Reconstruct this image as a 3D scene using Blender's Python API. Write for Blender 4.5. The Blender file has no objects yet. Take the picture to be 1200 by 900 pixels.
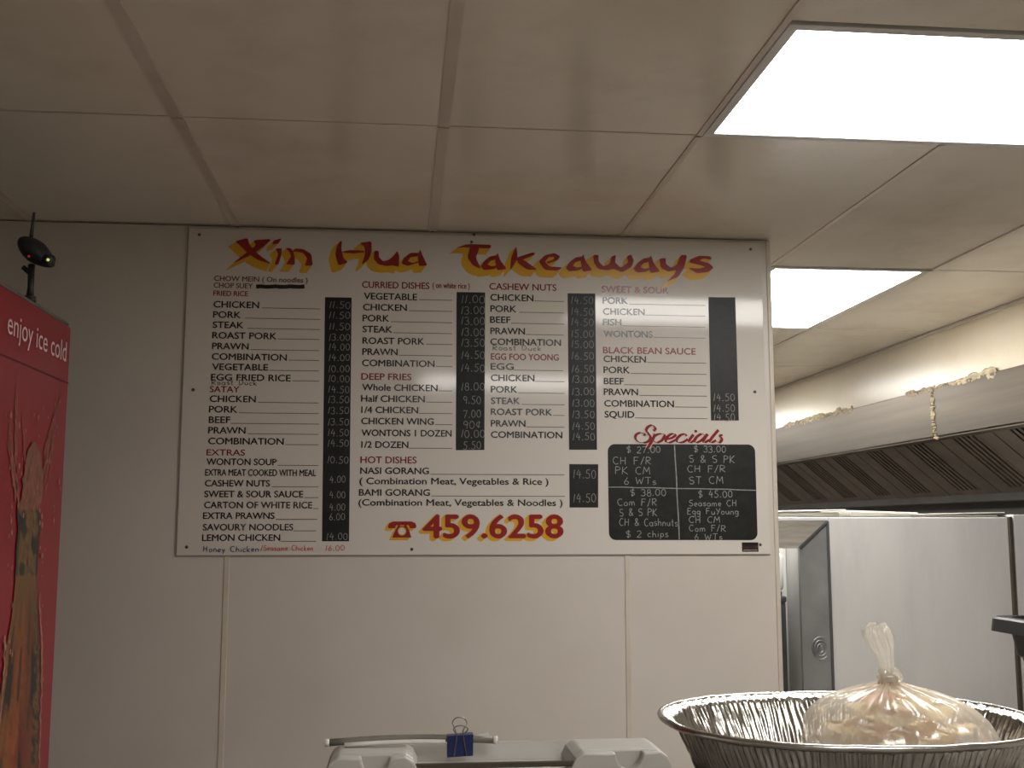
import bpy, bmesh, math, random
from mathutils import Vector, Matrix, noise
random.seed(7)
sc = bpy.context.scene
COL = sc.collection

# ---------------------------------------------------------------- camera, world, lights, exposure
F, YAW, PIT = 1300.0, 0.0997, 0.1279
EYE = 1.6
_f = Vector((math.sin(YAW)*math.cos(PIT), math.cos(YAW)*math.cos(PIT), math.sin(PIT)))
_r = Vector((math.cos(YAW), -math.sin(YAW), 0.0))
_u = _r.cross(_f)
cam = bpy.data.objects.new('camera', bpy.data.cameras.new('camera'))
COL.objects.link(cam)
cam.matrix_world = Matrix(((_r.x, _u.x, -_f.x, 0), (_r.y, _u.y, -_f.y, 0), (_r.z, _u.z, -_f.z, EYE), (0, 0, 0, 1)))
cam.data.sensor_width = 36.0
cam.data.lens = 36.0*F/1200.0
cam.data.clip_start = 0.02
sc.camera = cam
sc.view_settings.view_transform = 'Standard'
sc.view_settings.look = 'None'
sc.view_settings.exposure = 0.47
sc.view_settings.gamma = 1.0
sc.view_settings.use_curve_mapping = False
world = bpy.data.worlds.new('world'); sc.world = world
world.use_nodes = True
world.node_tree.nodes['Background'].inputs[0].default_value = (0.5, 0.48, 0.45, 1)
world.node_tree.nodes['Background'].inputs[1].default_value = 0.05
LAMP_COL = (1.0, 0.975, 0.93)
LAMP_SHOP, LAMP_KITCHEN, LAMP_BEHIND, LAMP_BACK = 12.0, 17.0, 12.0, 13.0

# ---------------------------------------------------------------- measured layout
CEIL = EYE + 0.9135
DW = 3.367                 # front of the menu board
X0, SP = -1.1116, 0.6      # ceiling grid lines
LX = [X0 + SP*i for i in range(-2, 9)]
XB = X0 + 3.6              # hood front / bulkhead

def ray(px, py):
    return _r*((px-600)/F) + _u*(-(py-450)/F) + _f
def at(px, py, axis, val):
    v = ray(px, py)
    if axis == 2: t = (val-EYE)/v.z
    else: t = val/v[axis]
    p = v*t; p.z += EYE
    return p
def S(px, py):             # point on the menu board plane
    p = at(px, py, 1, DW); return (p.x, p.z)

# ---------------------------------------------------------------- materials
def mat(name, col, rough=0.6, metal=0.0, var=0.06, vscale=6.0, bump=0.0, bscale=60.0, emit=None, estr=0.0, spec=0.5, stain=None, sscale=2.0, samt=0.5, stretch=(1,1,1), rvar=0.0):
    m = bpy.data.materials.new(name); m.use_nodes = True
    nt = m.node_tree; n = nt.nodes; l = nt.links
    b = n['Principled BSDF']
    b.inputs['Roughness'].default_value = rough
    b.inputs['Metallic'].default_value = metal
    b.inputs['Specular IOR Level'].default_value = spec
    tc = n.new('ShaderNodeTexCoord'); mp = n.new('ShaderNodeMapping')
    mp.inputs['Scale'].default_value = stretch
    l.new(tc.outputs['Object'], mp.inputs['Vector'])
    nz = n.new('ShaderNodeTexNoise'); nz.inputs['Scale'].default_value = vscale; nz.inputs['Detail'].default_value = 5
    l.new(mp.outputs[0], nz.inputs['Vector'])
    rp = n.new('ShaderNodeValToRGB')
    rp.color_ramp.elements[0].position = 0.3; rp.color_ramp.elements[1].position = 0.7
    rp.color_ramp.elements[0].color = tuple(max(0, c*(1-var)) for c in col)+(1,)
    rp.color_ramp.elements[1].color = tuple(min(1, c*(1+var)) for c in col)+(1,)
    l.new(nz.outputs[0], rp.inputs[0])
    out = rp.outputs[0]
    if stain:
        nz2 = n.new('ShaderNodeTexNoise'); nz2.inputs['Scale'].default_value = sscale; nz2.inputs['Detail'].default_value = 7; nz2.inputs['Roughness'].default_value = 0.65
        l.new(mp.outputs[0], nz2.inputs['Vector'])
        r2 = n.new('ShaderNodeValToRGB'); r2.color_ramp.elements[0].position = 0.48; r2.color_ramp.elements[1].position = 0.75
        r2.color_ramp.elements[0].color = (0,0,0,1); r2.color_ramp.elements[1].color = (samt,)*3+(1,)
        l.new(nz2.outputs[0], r2.inputs[0])
        mx = n.new('ShaderNodeMixRGB'); mx.inputs[2].default_value = tuple(stain)+(1,)
        l.new(r2.outputs[0], mx.inputs[0]); l.new(out, mx.inputs[1]); out = mx.outputs[0]
    l.new(out, b.inputs['Base Color'])
    if rvar:
        mr = n.new('ShaderNodeMapRange'); mr.inputs[3].default_value = rough-rvar; mr.inputs[4].default_value = rough+rvar
        l.new(nz.outputs[0], mr.inputs[0]); l.new(mr.outputs[0], b.inputs['Roughness'])
    if bump:
        n3 = n.new('ShaderNodeTexNoise'); n3.inputs['Scale'].default_value = bscale; n3.inputs['Detail'].default_value = 3
        l.new(mp.outputs[0], n3.inputs['Vector'])
        bp = n.new('ShaderNodeBump'); bp.inputs['Strength'].default_value = bump; bp.inputs['Distance'].default_value = 0.004
        l.new(n3.outputs[0], bp.inputs['Height']); l.new(bp.outputs[0], b.inputs['Normal'])
    if emit:
        b.inputs['Emission Color'].default_value = tuple(emit)+(1,)
        b.inputs['Emission Strength'].default_value = estr
    return m

M = {}
M['wall'] = mat('white_wall_panel', (0.56, 0.52, 0.47), 0.34, var=0.03, vscale=2.5, stain=(0.40, 0.34, 0.27), sscale=1.4, samt=0.25, rvar=0.06)
M['ceil'] = mat('glossy_ceiling_tile', (0.64, 0.585, 0.50), 0.2, var=0.03, vscale=1.5, stain=(0.30, 0.20, 0.12), sscale=2.2, samt=0.35, spec=0.4, bump=0.012, bscale=3.0)
M['grid'] = mat('ceiling_grid_metal', (0.52, 0.45, 0.38), 0.35, var=0.1, stain=(0.22, 0.14, 0.09), sscale=3, samt=0.5)
M['dark'] = mat('plenum_dark', (0.015, 0.012, 0.01), 0.9)
M['shopwall'] = mat('shop_wall_paint', (0.66, 0.62, 0.56), 0.7)
M['floor'] = mat('vinyl_floor', (0.50, 0.45, 0.39), 0.4, var=0.15)
M['joint'] = mat('pvc_joint_strip', (0.54, 0.49, 0.42), 0.4, var=0.05, stain=(0.35, 0.25, 0.15), sscale=8, samt=0.35)
M['bulk'] = mat('bulkhead_cream', (0.66, 0.585, 0.45), 0.25, var=0.03, stain=(0.40, 0.30, 0.18), sscale=3, samt=0.3, rvar=0.05)
M['steel'] = mat('brushed_stainless', (0.155, 0.135, 0.108), 0.40, 1.0, var=0.12, vscale=4, bump=0.06, bscale=40, stretch=(1, 0.15, 6), stain=(0.25, 0.2, 0.15), sscale=5, samt=0.4)
M['filter'] = mat('greasy_filter_steel', (0.085, 0.068, 0.05), 0.5, 0.5, var=0.25, vscale=9)
M['filterdark'] = mat('greasy_filter_slots', (0.012, 0.010, 0.008), 0.5, 0.5, var=0.2)
M['splash'] = mat('dark_steel_splashback', (0.05, 0.048, 0.044), 0.5, 0.4, var=0.2)
M['foam'] = mat('dried_yellow_sealant', (0.42, 0.35, 0.235), 0.8, var=0.3, vscale=40, bump=0.8, bscale=90)
M['unit'] = mat('white_laminate_grimy', (0.62, 0.61, 0.60), 0.38, var=0.02, vscale=3, stain=(0.42, 0.42, 0.42), sscale=1.6, samt=0.45, stretch=(3, 1, 0.7))
M['frame_steel'] = mat('steel_frame_shaded', (0.30, 0.31, 0.32), 0.4, 0.9, var=0.25, vscale=5)  # frame steel, dark reflection on the side piece set as a darker colour
M['frame_steel_lit'] = mat('steel_frame_lit', (0.72, 0.70, 0.66), 0.5, 0.3, var=0.15, vscale=8, stain=(0.4, 0.3, 0.2), sscale=6, samt=0.5, stretch=(1, 1, 8))  # same frame steel, light reflected by the head piece painted in as a paler colour
M['nichewall'] = mat('niche_white', (0.66, 0.66, 0.62), 0.5)
M['darkbox'] = mat('dark_grey_plastic', (0.07, 0.075, 0.075), 0.5)
M['white'] = mat('white_plastic', (0.72, 0.71, 0.69), 0.4)
M['lid'] = mat('offwhite_lid', (0.74, 0.71, 0.64), 0.5, var=0.05, vscale=12, stain=(0.45, 0.38, 0.28), sscale=9, samt=0.4)
M['black'] = mat('black_plastic', (0.022, 0.022, 0.024), 0.42, var=0.2)
M['board'] = mat('white_sign_panel', (0.60, 0.56, 0.51), 0.08, var=0.012, vscale=2, bump=0.010, bscale=2.2, spec=0.38)
M['edge_shadow'] = mat('sign_edge_shadow', (0.30, 0.27, 0.24), 0.5)  # darker tone painting the shadow at the panel edge
M['red'] = mat('sign_red', (0.25, 0.010, 0.008), 0.22, var=0.06)
M['maroon'] = mat('sign_dark_red', (0.20, 0.016, 0.020), 0.22, var=0.05)
M['maroon2'] = mat('faded_maroon', (0.15, 0.05, 0.045), 0.22, var=0.05)
M['yellow'] = mat('sign_yellow', (0.62, 0.34, 0.022), 0.22, var=0.05)
M['ink'] = mat('sign_black', (0.012, 0.011, 0.012), 0.2, var=0.05)
M['rule'] = mat('sign_rule_grey', (0.13, 0.11, 0.10), 0.2)
M['chalkboard'] = mat('blackboard_vinyl', (0.010, 0.011, 0.010), 0.42, var=0.35, vscale=40, spec=0.28)
M['chalk'] = mat('chalk_white', (0.26, 0.26, 0.25), 0.9, var=0.25, vscale=90)
M['chalkfaint'] = mat('chalk_rubbed', (0.10, 0.10, 0.10), 0.9, var=0.3, vscale=90)
M['bluepen'] = mat('blue_marker', (0.015, 0.025, 0.13), 0.4)
M['redpen'] = mat('red_marker', (0.42, 0.02, 0.03), 0.4)
M['screw'] = mat('screw_steel', (0.10, 0.09, 0.09), 0.4, 0.8)
M['fridge'] = mat('cooler_red_vinyl', (0.27, 0.008, 0.020), 0.28, var=0.06, vscale=3)
M['fridgedark'] = mat('cooler_grey_trim', (0.16, 0.13, 0.12), 0.5)
M['pinkwhite'] = mat('cooler_white_print', (0.80, 0.62, 0.60), 0.3)
M['splashprint'] = mat('splash_print_tan', (0.30, 0.09, 0.06), 0.3, var=0.4, vscale=40)
M['dropprint'] = mat('droplet_print_pale', (0.42, 0.17, 0.13), 0.3, var=0.4, vscale=60)
M['seam'] = mat('cooler_seam', (0.10, 0.005, 0.012), 0.4)
M['counter'] = mat('counter_laminate', (0.22, 0.20, 0.17), 0.45)
M['machine'] = mat('pale_grey_plastic', (0.44, 0.42, 0.39), 0.42, var=0.04, vscale=14)
M['bluemetal'] = mat('blue_enamel', (0.012, 0.022, 0.10), 0.3)
M['wire'] = mat('clip_wire', (0.25, 0.23, 0.2), 0.3, 1.0)
M['paper'] = mat('paper_white', (0.72, 0.70, 0.66), 0.6)
M['paperdark'] = mat('laminated_grey_brown', (0.16, 0.145, 0.12), 0.5, var=0.2, vscale=30)
M['foil'] = mat('aluminium_foil', (0.54, 0.52, 0.49), 0.26, 1.0, var=0.05, vscale=20, bump=0.25, bscale=55)
M['led_red'] = mat('led_red', (0.3, 0.01, 0.02), 0.3, emit=(1, 0.06, 0.1), estr=0.12)
M['glint_yellow'] = mat('glint_yellow', (0.4, 0.4, 0.05), 0.3, emit=(0.9, 1, 0.25), estr=0.45)  # glowing bead that paints a yellow glint, not an indicator lamp
M['lampframe'] = mat('lamp_frame_white', (0.55, 0.54, 0.52), 0.35)
M['cracker'] = mat('prawn_cracker_cream', (0.95, 0.80, 0.56), 0.75, var=0.08, vscale=50, bump=0.5, bscale=220)
M['cracker_pink'] = mat('prawn_cracker_pink', (0.95, 0.62, 0.46), 0.75, var=0.08, vscale=50, bump=0.5, bscale=220)
for nm, st in (('lamp_shop', LAMP_SHOP), ('lamp_kitchen', LAMP_KITCHEN), ('lamp_behind', LAMP_BEHIND), ('lamp_back', LAMP_BACK)):
    M[nm] = mat(nm+'_diffuser', (0.8, 0.8, 0.8), 0.5, emit=LAMP_COL, estr=st)

def plastic_film():
    m = bpy.data.materials.new('clear_bag_film'); m.use_nodes = True
    nt = m.node_tree; n = nt.nodes; l = nt.links
    out = n['Material Output']; n.remove(n['Principled BSDF'])
    tr = n.new('ShaderNodeBsdfTransparent'); tr.inputs[0].default_value = (0.97, 0.96, 0.94, 1)
    df = n.new('ShaderNodeBsdfDiffuse'); df.inputs[0].default_value = (0.93, 0.88, 0.80, 1)
    tl = n.new('ShaderNodeBsdfTranslucent'); tl.inputs[0].default_value = (0.95, 0.91, 0.84, 1)
    gl = n.new('ShaderNodeBsdfGlossy'); gl.inputs['Roughness'].default_value = 0.16
    a = n.new('ShaderNodeMixShader'); a.inputs[0].default_value = 0.55
    l.new(df.outputs[0], a.inputs[1]); l.new(tl.outputs[0], a.inputs[2])
    nz = n.new('ShaderNodeTexNoise'); nz.inputs['Scale'].default_value = 30
    tc = n.new('ShaderNodeTexCoord'); l.new(tc.outputs['Object'], nz.inputs['Vector'])
    mr = n.new('ShaderNodeMapRange'); mr.inputs[3].default_value = 0.28; mr.inputs[4].default_value = 0.58
    l.new(nz.outputs[0], mr.inputs[0])
    b = n.new('ShaderNodeMixShader'); l.new(mr.outputs[0], b.inputs[0])
    l.new(tr.outputs[0], b.inputs[1]); l.new(a.outputs[0], b.inputs[2])
    lw = n.new('ShaderNodeLayerWeight'); lw.inputs[0].default_value = 0.35
    m2 = n.new('ShaderNodeMapRange'); m2.inputs[3].default_value = 0.06; m2.inputs[4].default_value = 0.30
    l.new(lw.outputs['Fresnel'], m2.inputs[0])
    c = n.new('ShaderNodeMixShader'); l.new(m2.outputs[0], c.inputs[0])
    l.new(b.outputs[0], c.inputs[1]); l.new(gl.outputs[0], c.inputs[2])
    l.new(c.outputs[0], out.inputs['Surface'])
    return m
M['film'] = plastic_film()

def clear_sheet():
    m = bpy.data.materials.new('clear_acrylic'); m.use_nodes = True
    nt = m.node_tree; n = nt.nodes; l = nt.links
    out = n['Material Output']; n.remove(n['Principled BSDF'])
    tr = n.new('ShaderNodeBsdfTransparent'); tr.inputs[0].default_value = (0.95, 0.96, 0.96, 1)
    df = n.new('ShaderNodeBsdfDiffuse'); df.inputs[0].default_value = (0.75, 0.74, 0.72, 1)
    gl = n.new('ShaderNodeBsdfGlossy'); gl.inputs['Roughness'].default_value = 0.1
    a = n.new('ShaderNodeMixShader'); a.inputs[0].default_value = 0.35
    l.new(tr.outputs[0], a.inputs[1]); l.new(df.outputs[0], a.inputs[2])
    b = n.new('ShaderNodeMixShader'); b.inputs[0].default_value = 0.08
    l.new(a.outputs[0], b.inputs[1]); l.new(gl.outputs[0], b.inputs[2])
    l.new(b.outputs[0], out.inputs['Surface'])
    return m
M['acrylic'] = clear_sheet()

# ---------------------------------------------------------------- helpers
def link(name, me, m=None, parent=None, smooth=False):
    o = bpy.data.objects.new(name, me); COL.objects.link(o)
    if m is not None: me.materials.append(m)
    if smooth:
        for p in me.polygons: p.use_smooth = True
    if parent is not None: o.parent = parent
    return o
def done(name, bm, m, parent=None, smooth=False, recalc=True, origin=None):
    if recalc: bmesh.ops.recalc_face_normals(bm, faces=bm.faces)
    me = bpy.data.meshes.new(name); bm.to_mesh(me); bm.free()
    return link(name, me, m, parent, smooth)
def pyd(name, v, f, m, parent=None, smooth=False):
    me = bpy.data.meshes.new(name); me.from_pydata([tuple(q) for q in v], [], f); me.update()
    return link(name, me, m, parent, smooth)
def box(bm, a, b, bev=0.0, seg=2):
    r = bmesh.ops.create_cube(bm, size=1.0)
    c = [(a[i]+b[i])/2 for i in range(3)]; s = [abs(b[i]-a[i]) for i in range(3)]
    for v in r['verts']:
        v.co = Vector((v.co.x*s[0]+c[0], v.co.y*s[1]+c[1], v.co.z*s[2]+c[2]))
    if bev > 0:
        es = list({e for v in r['verts'] for e in v.link_edges})
        bmesh.ops.bevel(bm, geom=es, offset=bev, segments=seg, affect='EDGES', profile=0.5)
def tube(bm, pts, rad, n=10, cap=True):
    pts = [Vector(p) for p in pts]; rings = []
    prev = None
    for i, p in enumerate(pts):
        t = (pts[min(i+1, len(pts)-1)]-pts[max(i-1, 0)]).normalized()
        if prev is None:
            up = Vector((0, 0, 1)) if abs(t.z) < 0.9 else Vector((1, 0, 0))
            a = t.cross(up).normalized()
        else:
            a = (prev-t*prev.dot(t)).normalized()
        prev = a; b = t.cross(a)
        rr = rad[i] if isinstance(rad, (list, tuple)) else rad
        rings.append([bm.verts.new(p+a*math.cos(2*math.pi*k/n)*rr+b*math.sin(2*math.pi*k/n)*rr) for k in range(n)])
    for i in range(len(rings)-1):
        for k in range(n):
            bm.faces.new((rings[i][k], rings[i][(k+1) % n], rings[i+1][(k+1) % n], rings[i+1][k]))
    if cap:
        bm.faces.new(rings[0][::-1]); bm.faces.new(rings[-1])
def prism(bm, poly, y0, y1):                    # polygon in x,z extruded along y
    a = [bm.verts.new((p[0], y0, p[1])) for p in poly]; b = [bm.verts.new((p[0], y1, p[1])) for p in poly]
    bm.faces.new(a); bm.faces.new(b[::-1])
    for i in range(len(poly)):
        j = (i+1) % len(poly); bm.faces.new((a[j], a[i], b[i], b[j]))
def struct(o):
    o['kind'] = 'structure'; return o
def tag(o, label, cat, group=None):
    o['label'] = label; o['category'] = cat
    if group: o['group'] = group
    return o
def thing(name, loc, label, cat, group=None):
    o = bpy.data.objects.new(name, None); COL.objects.link(o); o.location = loc
    o.empty_display_size = 0.05
    return tag(o, label, cat, group)
def adopt(root):                                 # parts were built in world coordinates
    bpy.context.view_layer.update()
    inv = root.matrix_world.inverted()
    for c in COL.objects:
        if c.parent is root: c.matrix_parent_inverse = inv

# ---------------------------------------------------------------- room shell
XL, XR, YB, YF = -2.45, 3.35, -2.7, 11.0
bm = bmesh.new(); box(bm, (XL-.1, YB-.1, -.1), (XR+.1, YF+.1, 0)); struct(done('floor', bm, M['floor']))
bm = bmesh.new(); box(bm, (XL-.1, YB, 0), (XL, YF, CEIL)); struct(done('wall_left', bm, M['shopwall']))
bm = bmesh.new(); box(bm, (XR, YB, 0), (XR+.1, YF, CEIL)); struct(done('wall_right', bm, M['shopwall']))
bm = bmesh.new(); box(bm, (XL-.1, YB-.1, 0), (XR+.1, YB, CEIL)); struct(done('wall_front', bm, M['shopwall']))
bm = bmesh.new(); box(bm, (XL-.1, YF, 0), (XR+.1, YF+.1, CEIL)); struct(done('wall_far', bm, M['wall']))
WY = DW + 0.006
XE = 1.166                                       # free end of the wall that carries the menu
bm = bmesh.new()
js = [XL, -0.506, S(736.5, 740)[0], XE]
for i in range(3):
    box(bm, (js[i]+.0015, WY, 0.0), (js[i+1]-.0015, WY+.09, CEIL-.004))
struct(done('wall_back', bm, M['wall']))
for k, x in enumerate(js[1:3]):                  # joint strips between the wall sheets
    bm = bmesh.new(); box(bm, (x-.008, WY-.0025, 0), (x+.008, WY+.001, CEIL-.01), .001, 1)
    struct(done('trim_%d' % (k+1), bm, M['joint']))
bm = bmesh.new(); box(bm, (XE-.012, WY-.003, 0), (XE+.003, WY+.093, CEIL-.006), .002, 1)
struct(done('trim_3', bm, M['joint']))

# ceiling: tiles in a grid, lamps in three of the cells
lampcells = []
rows_shop = [YB, -1.74, -1.14, 0.06, 1.26, 2.46, WY]
def rows_for(i):
    return rows_shop
bm = bmesh.new()
LAMPS = [(LX[5]+.008, 1.866, LX[7]-.006, 2.456), (LX[6]+.008, 3.730, LX[7]-.006, 4.910), (LX[4]+.012, -.55, LX[6]-.012, .05), (LX[6]+.012, 6.14, LX[7]-.012, 7.34), (LX[6]+.012, 8.56, LX[7]-.012, 9.76)]
def hits_lamp(x0, y0, x1, y1):
    return any(x0 < b[2]-.03 and x1 > b[0]+.03 and y0 < b[3]-.03 and y1 > b[1]+.03 for b in LAMPS)
g = 0.0028
def tile(x0, y0, x1, y1):
    x0 = max(x0, XL); x1 = min(x1, XR)
    if x1-x0 < .04 or y1-y0 < .04 or hits_lamp(x0, y0, x1, y1): return
    dz = random.uniform(0, .0015)
    box(bm, (x0+g, y0+g*1.5, CEIL+dz), (x1-g, y1-g*1.5, CEIL+.012), .001, 1)
xs = [XL]+[x for x in LX if XL+.05 < x < XR]+[XR]
for i in range(len(xs)-1):
    xa, xb = xs[i], xs[i+1]
    mid = (xa+xb)/2
    ys = [YB, -1.75, -.55, .65, 1.26, 2.46]
    if LX[4] < mid < LX[6]: ys = [YB, -1.75, -.56, .06, 1.26, 2.46]
    if LX[5] < mid < LX[7]: ys = ([YB, -1.75, -.56, .06, 1.26, 1.862, 2.46] if mid < LX[6] else [YB, -1.75, -.56, .06, 1.26, 1.862, 2.46])
    ys = ys + ([WY] if xb < XE else []) + [3.725, 4.915, 6.13, 7.35, 8.55, 9.77, YF]
    for j in range(len(ys)-1):
        if xa >= XB-.02 and ys[j] > 3.5: continue
        tile(xa, ys[j], xb, ys[j+1])
ceiling = struct(done('ceiling', bm, M['ceil']))
bm = bmesh.new(); box(bm, (XL-.1, YB-.1, CEIL+.10), (XR+.1, YF+.1, CEIL+.16)); done('dark_backing', bm, M['dark'], ceiling)  # near-black board added above the tiles to keep their gaps dark
bm = bmesh.new()
for x in LX:
    if not (XL+.05 < x < XR): continue
    for (a, b) in ((YB, 2.46-.006), (2.46+.006, WY-.004)) if x < XE else ((YB, 2.456), (2.464, 3.72), (3.73, 4.91), (4.92, 6.125), (6.135, 7.345), (7.355, 8.545), (8.555, 9.765), (9.775, YF)):
        if abs(x-LX[6]) < .01 and a < 2.3: 
            segs = [(a, -.56), (.06, 1.862)]
        elif abs(x-LX[5]) < .01 and a < 2.3:
            segs = [(a, -.56), (.06, b)]
        else: segs = [(a, b)]
        if abs(x-XB) < .02 and a > 3.4: continue
        for s in segs:
            w = .013 if x < .5 else .007
            box(bm, (x-w, s[0], CEIL-.0025), (x+w, s[1], CEIL+.004))
done('grid_strip', bm, M['grid'], ceiling)

def troffer(b, mt, label):
    x0, y0, x1, y1 = b
    t = thing('ceiling_light', ((x0+x1)/2, (y0+y1)/2, CEIL), label, 'ceiling light')
    bm = bmesh.new(); w = .022
    for (a, c) in (((x0, y0), (x1, y0+w)), ((x0, y1-w), (x1, y1)), ((x0, y0+w), (x0+w, y1-w)), ((x1-w, y0+w), (x1, y1-w))):
        box(bm, (a[0], a[1], CEIL-.004), (c[0], c[1], CEIL+.03), .001, 1)
    done('frame', bm, M['lampframe'], t)
    bm = bmesh.new(); box(bm, (x0, y0, CEIL+.03), (x1, y1, CEIL+.07)); done('housing', bm, M['lampframe'], t)
    bm = bmesh.new(); box(bm, (x0+w, y0+w, CEIL-.001), (x1-w, y1-w, CEIL+.012)); done('diffuser', bm, M[mt], t)
    adopt(t)
troffer(LAMPS[0], 'lamp_shop', 'large bright rectangular ceiling light in front of the menu wall')
troffer(LAMPS[1], 'lamp_kitchen', 'smaller bright ceiling light over the kitchen, half behind the menu wall')
troffer(LAMPS[3], 'lamp_back', 'second ceiling light further back over the kitchen')
troffer(LAMPS[4], 'lamp_back', 'farthest ceiling light at the back of the kitchen')
troffer(LAMPS[2], 'lamp_behind', 'ceiling light panel over the customer side of the shop')

# bulkhead over the hood
ZF1, ZF0 = EYE+.645, EYE+.408                    # hood fascia top and bottom
bm = bmesh.new(); box(bm, (XB, 3.55, ZF1), (XB+.05, YF, CEIL+.01)); box(bm, (XB+.05, 3.55, ZF1), (XR, 3.60, CEIL+.01)); struct(done('wall_bulkhead', bm, M['bulk']))
bm = bmesh.new(); box(bm, (XB-.012, 3.55, CEIL-.016), (XB-.0005, YF, CEIL-.001), .002, 1); struct(done('trim_4', bm, M['joint']))

# ---------------------------------------------------------------- range hood
YH0, YH1, YJ = 3.58, 10.4, at(1098, 480, 0, XB).y
hood = thing('range_hood', (XB+.3, 5.5, ZF0), 'long stainless steel kitchen exhaust hood with greasy slatted filters', 'exhaust hood')
for (a, b) in ((YH0, YJ-.004), (YJ+.004, YH1)):
    bm = bmesh.new(); box(bm, (XB-.022, a, ZF0), (XB-.004, b, ZF1-.002), .003, 2)
    box(bm, (XB-.022, a, ZF0-.004), (XB+.05, b, ZF0+.012), .003, 1)
    done('fascia_panel', bm, M['steel'], hood)
# filter bank slopes from under the fascia down to the gutter
fx0, fz0, fx1, fz1 = XB+.03, ZF0+.05, 2.86, EYE+.175
fl = math.hypot(fx1-fx0, fz1-fz0); ft = Vector(((fx1-fx0)/fl, 0, (fz1-fz0)/fl)); fn = Vector((ft.z, 0, -ft.x))
def fpt(s, y, h): 
    p = Vector((fx0, 0, fz0))+ft*s+fn*h; return (p.x, y, p.z)
def fbox(bm, s0, s1, y0, y1, h0, h1):
    vs = [bm.verts.new(fpt(s, y, h)) for s in (s0, s1) for y in (y0, y1) for h in (h0, h1)]
    for q in ((0, 1, 3, 2), (4, 6, 7, 5), (0, 4, 5, 1), (2, 3, 7, 6), (0, 2, 6, 4), (1, 5, 7, 3)):
        bm.faces.new([vs[i] for i in q])
y = YH0+.02; pitch = .487
while y+pitch < YH1:
    bm = bmesh.new()
    y1 = y+pitch-.008
    fbox(bm, 0, fl, y, y+.13, 0, .018); fbox(bm, 0, fl, y1-.13, y1, 0, .018)
    fbox(bm, 0, .03, y+.13, y1-.13, 0, .018); fbox(bm, fl-.03, fl, y+.13, y1-.13, 0, .018)
    k = 5; w = (y1-y-.26)/k
    for i in range(k):
        fbox(bm, .03, fl-.03, y+.13+w*(i+.22), y+.13+w*(i+.78), .002, .015)
    f_ = done('baffle_filter', bm, M['filter'], hood)
    bm = bmesh.new(); fbox(bm, .01, fl-.01, y+.05, y1-.05, -.012, -.002)
    bo = done('slot_backing', bm, M['filterdark'], f_)
    y += pitch
bm = bmesh.new(); box(bm, (fx1-.01, YH0, fz1-.055), (fx1+.06, YH1, fz1+.005), .006, 2); done('grease_gutter', bm, M['splash'], hood)
bm = bmesh.new(); box(bm, (fx1+.05, YH0, EYE-.9), (fx1+.09, YH1, fz1-.01)); box(bm, (fx1+.06, YH0, fz1-.05), (XR, YH1, fz1+.0)); done('splashback', bm, M['splash'], hood)
bm = bmesh.new(); box(bm, (XB-.004, YH0-.02, fz1-.05), (XR-.005, YH0-.002, ZF1-.002), .003, 1); done('end_panel', bm, M['steel'], hood)
# crusty sealant along the hood's top edge and down the joint
def crust(pts, h, seed, flat=.006):
    rnd = random.Random(seed); bm = bmesh.new()
    for a, b in zip(pts, pts[1:]):
        a, b = Vector(a), Vector(b)
        m_ = max(4, int((b-a).length/.007))
        for k in range(m_):
            p = a.lerp(b, k/m_)
            env = .55+.45*noise.noise(p*5)+.2
            r = h*rnd.uniform(.25, .8)*env
            mt = Matrix.Translation(p+Vector((-.002, rnd.uniform(-.008, .008), rnd.uniform(-h*.6, h*.5)*env)))
            bmesh.ops.create_icosphere(bm, subdivisions=2, radius=1, matrix=mt @ Matrix.Diagonal((flat*rnd.uniform(.6, 1.2), r*rnd.uniform(.6, 2.6), r*rnd.uniform(.3, 1.1), 1)))
    for v in bm.verts:
        v.co += Vector((.3, 1, 1))*noise.noise(v.co*170)*.005
    return bm
def hp(px, py, dx=-.022): 
    p = at(px, py, 0, XB); return (XB+dx, p.y, p.z)
for i, sgs in enumerate([[(922, 500), (945, 494), (962, 489), (985, 484), (1004, 480)], [(1068, 463), (1098, 455), (1130, 447), (1172, 436)]]):
    o = done('sealant_bead', crust([hp(*q, dx=-.016) for q in sgs], .030 if i == 0 else .027, 3+i), M['foam'], hood, smooth=True)
    o['label'] = 'crusty dried yellowish sealant'
o = done('sealant_bead', crust([hp(1097, 456), hp(1098, 480), hp(1100, 500), hp(1103, 517)], .030, 9, .005), M['foam'], hood, smooth=True); o['label'] = 'yellow sealant run down the panel joint'
adopt(hood)

# ---------------------------------------------------------------- white kitchen unit with a steel-framed opening
YU = 4.3
def U(px, py, y=YU): p = at(px, py, 1, y); return p.x, p.z
xo, zo = U(970, 611); xi, zi = U(942, 643)
xl = XE+.14; ztop = U(1000, 606)[1]; xj = U(1185, 640)[0]; xr = 2.86
wi = xo-xi
unit = thing('kitchen_cabinet', ((xl+xj)/2, YU+.3, 0), 'tall grimy white cabinet under the exhaust hood with a steel-framed opening', 'cabinet')
bm = bmesh.new(); box(bm, (xo+.002, YU, 0), (xj-.006, YU+.55, ztop), .004, 2); done('front_panel', bm, M['unit'], unit)
bm = bmesh.new(); box(bm, (xj+.008, YU-.012, 0), (xr, YU+.5, U(1195, 603)[1]), .004, 2)
done('end_panel', bm, M['unit'], unit)
bm = bmesh.new(); box(bm, (xj-.011, YU-.014, 0), (xj+.005, YU+.02, ztop+.002), .002, 1); done('joint_strip', bm, M['steel'], unit)
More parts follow.
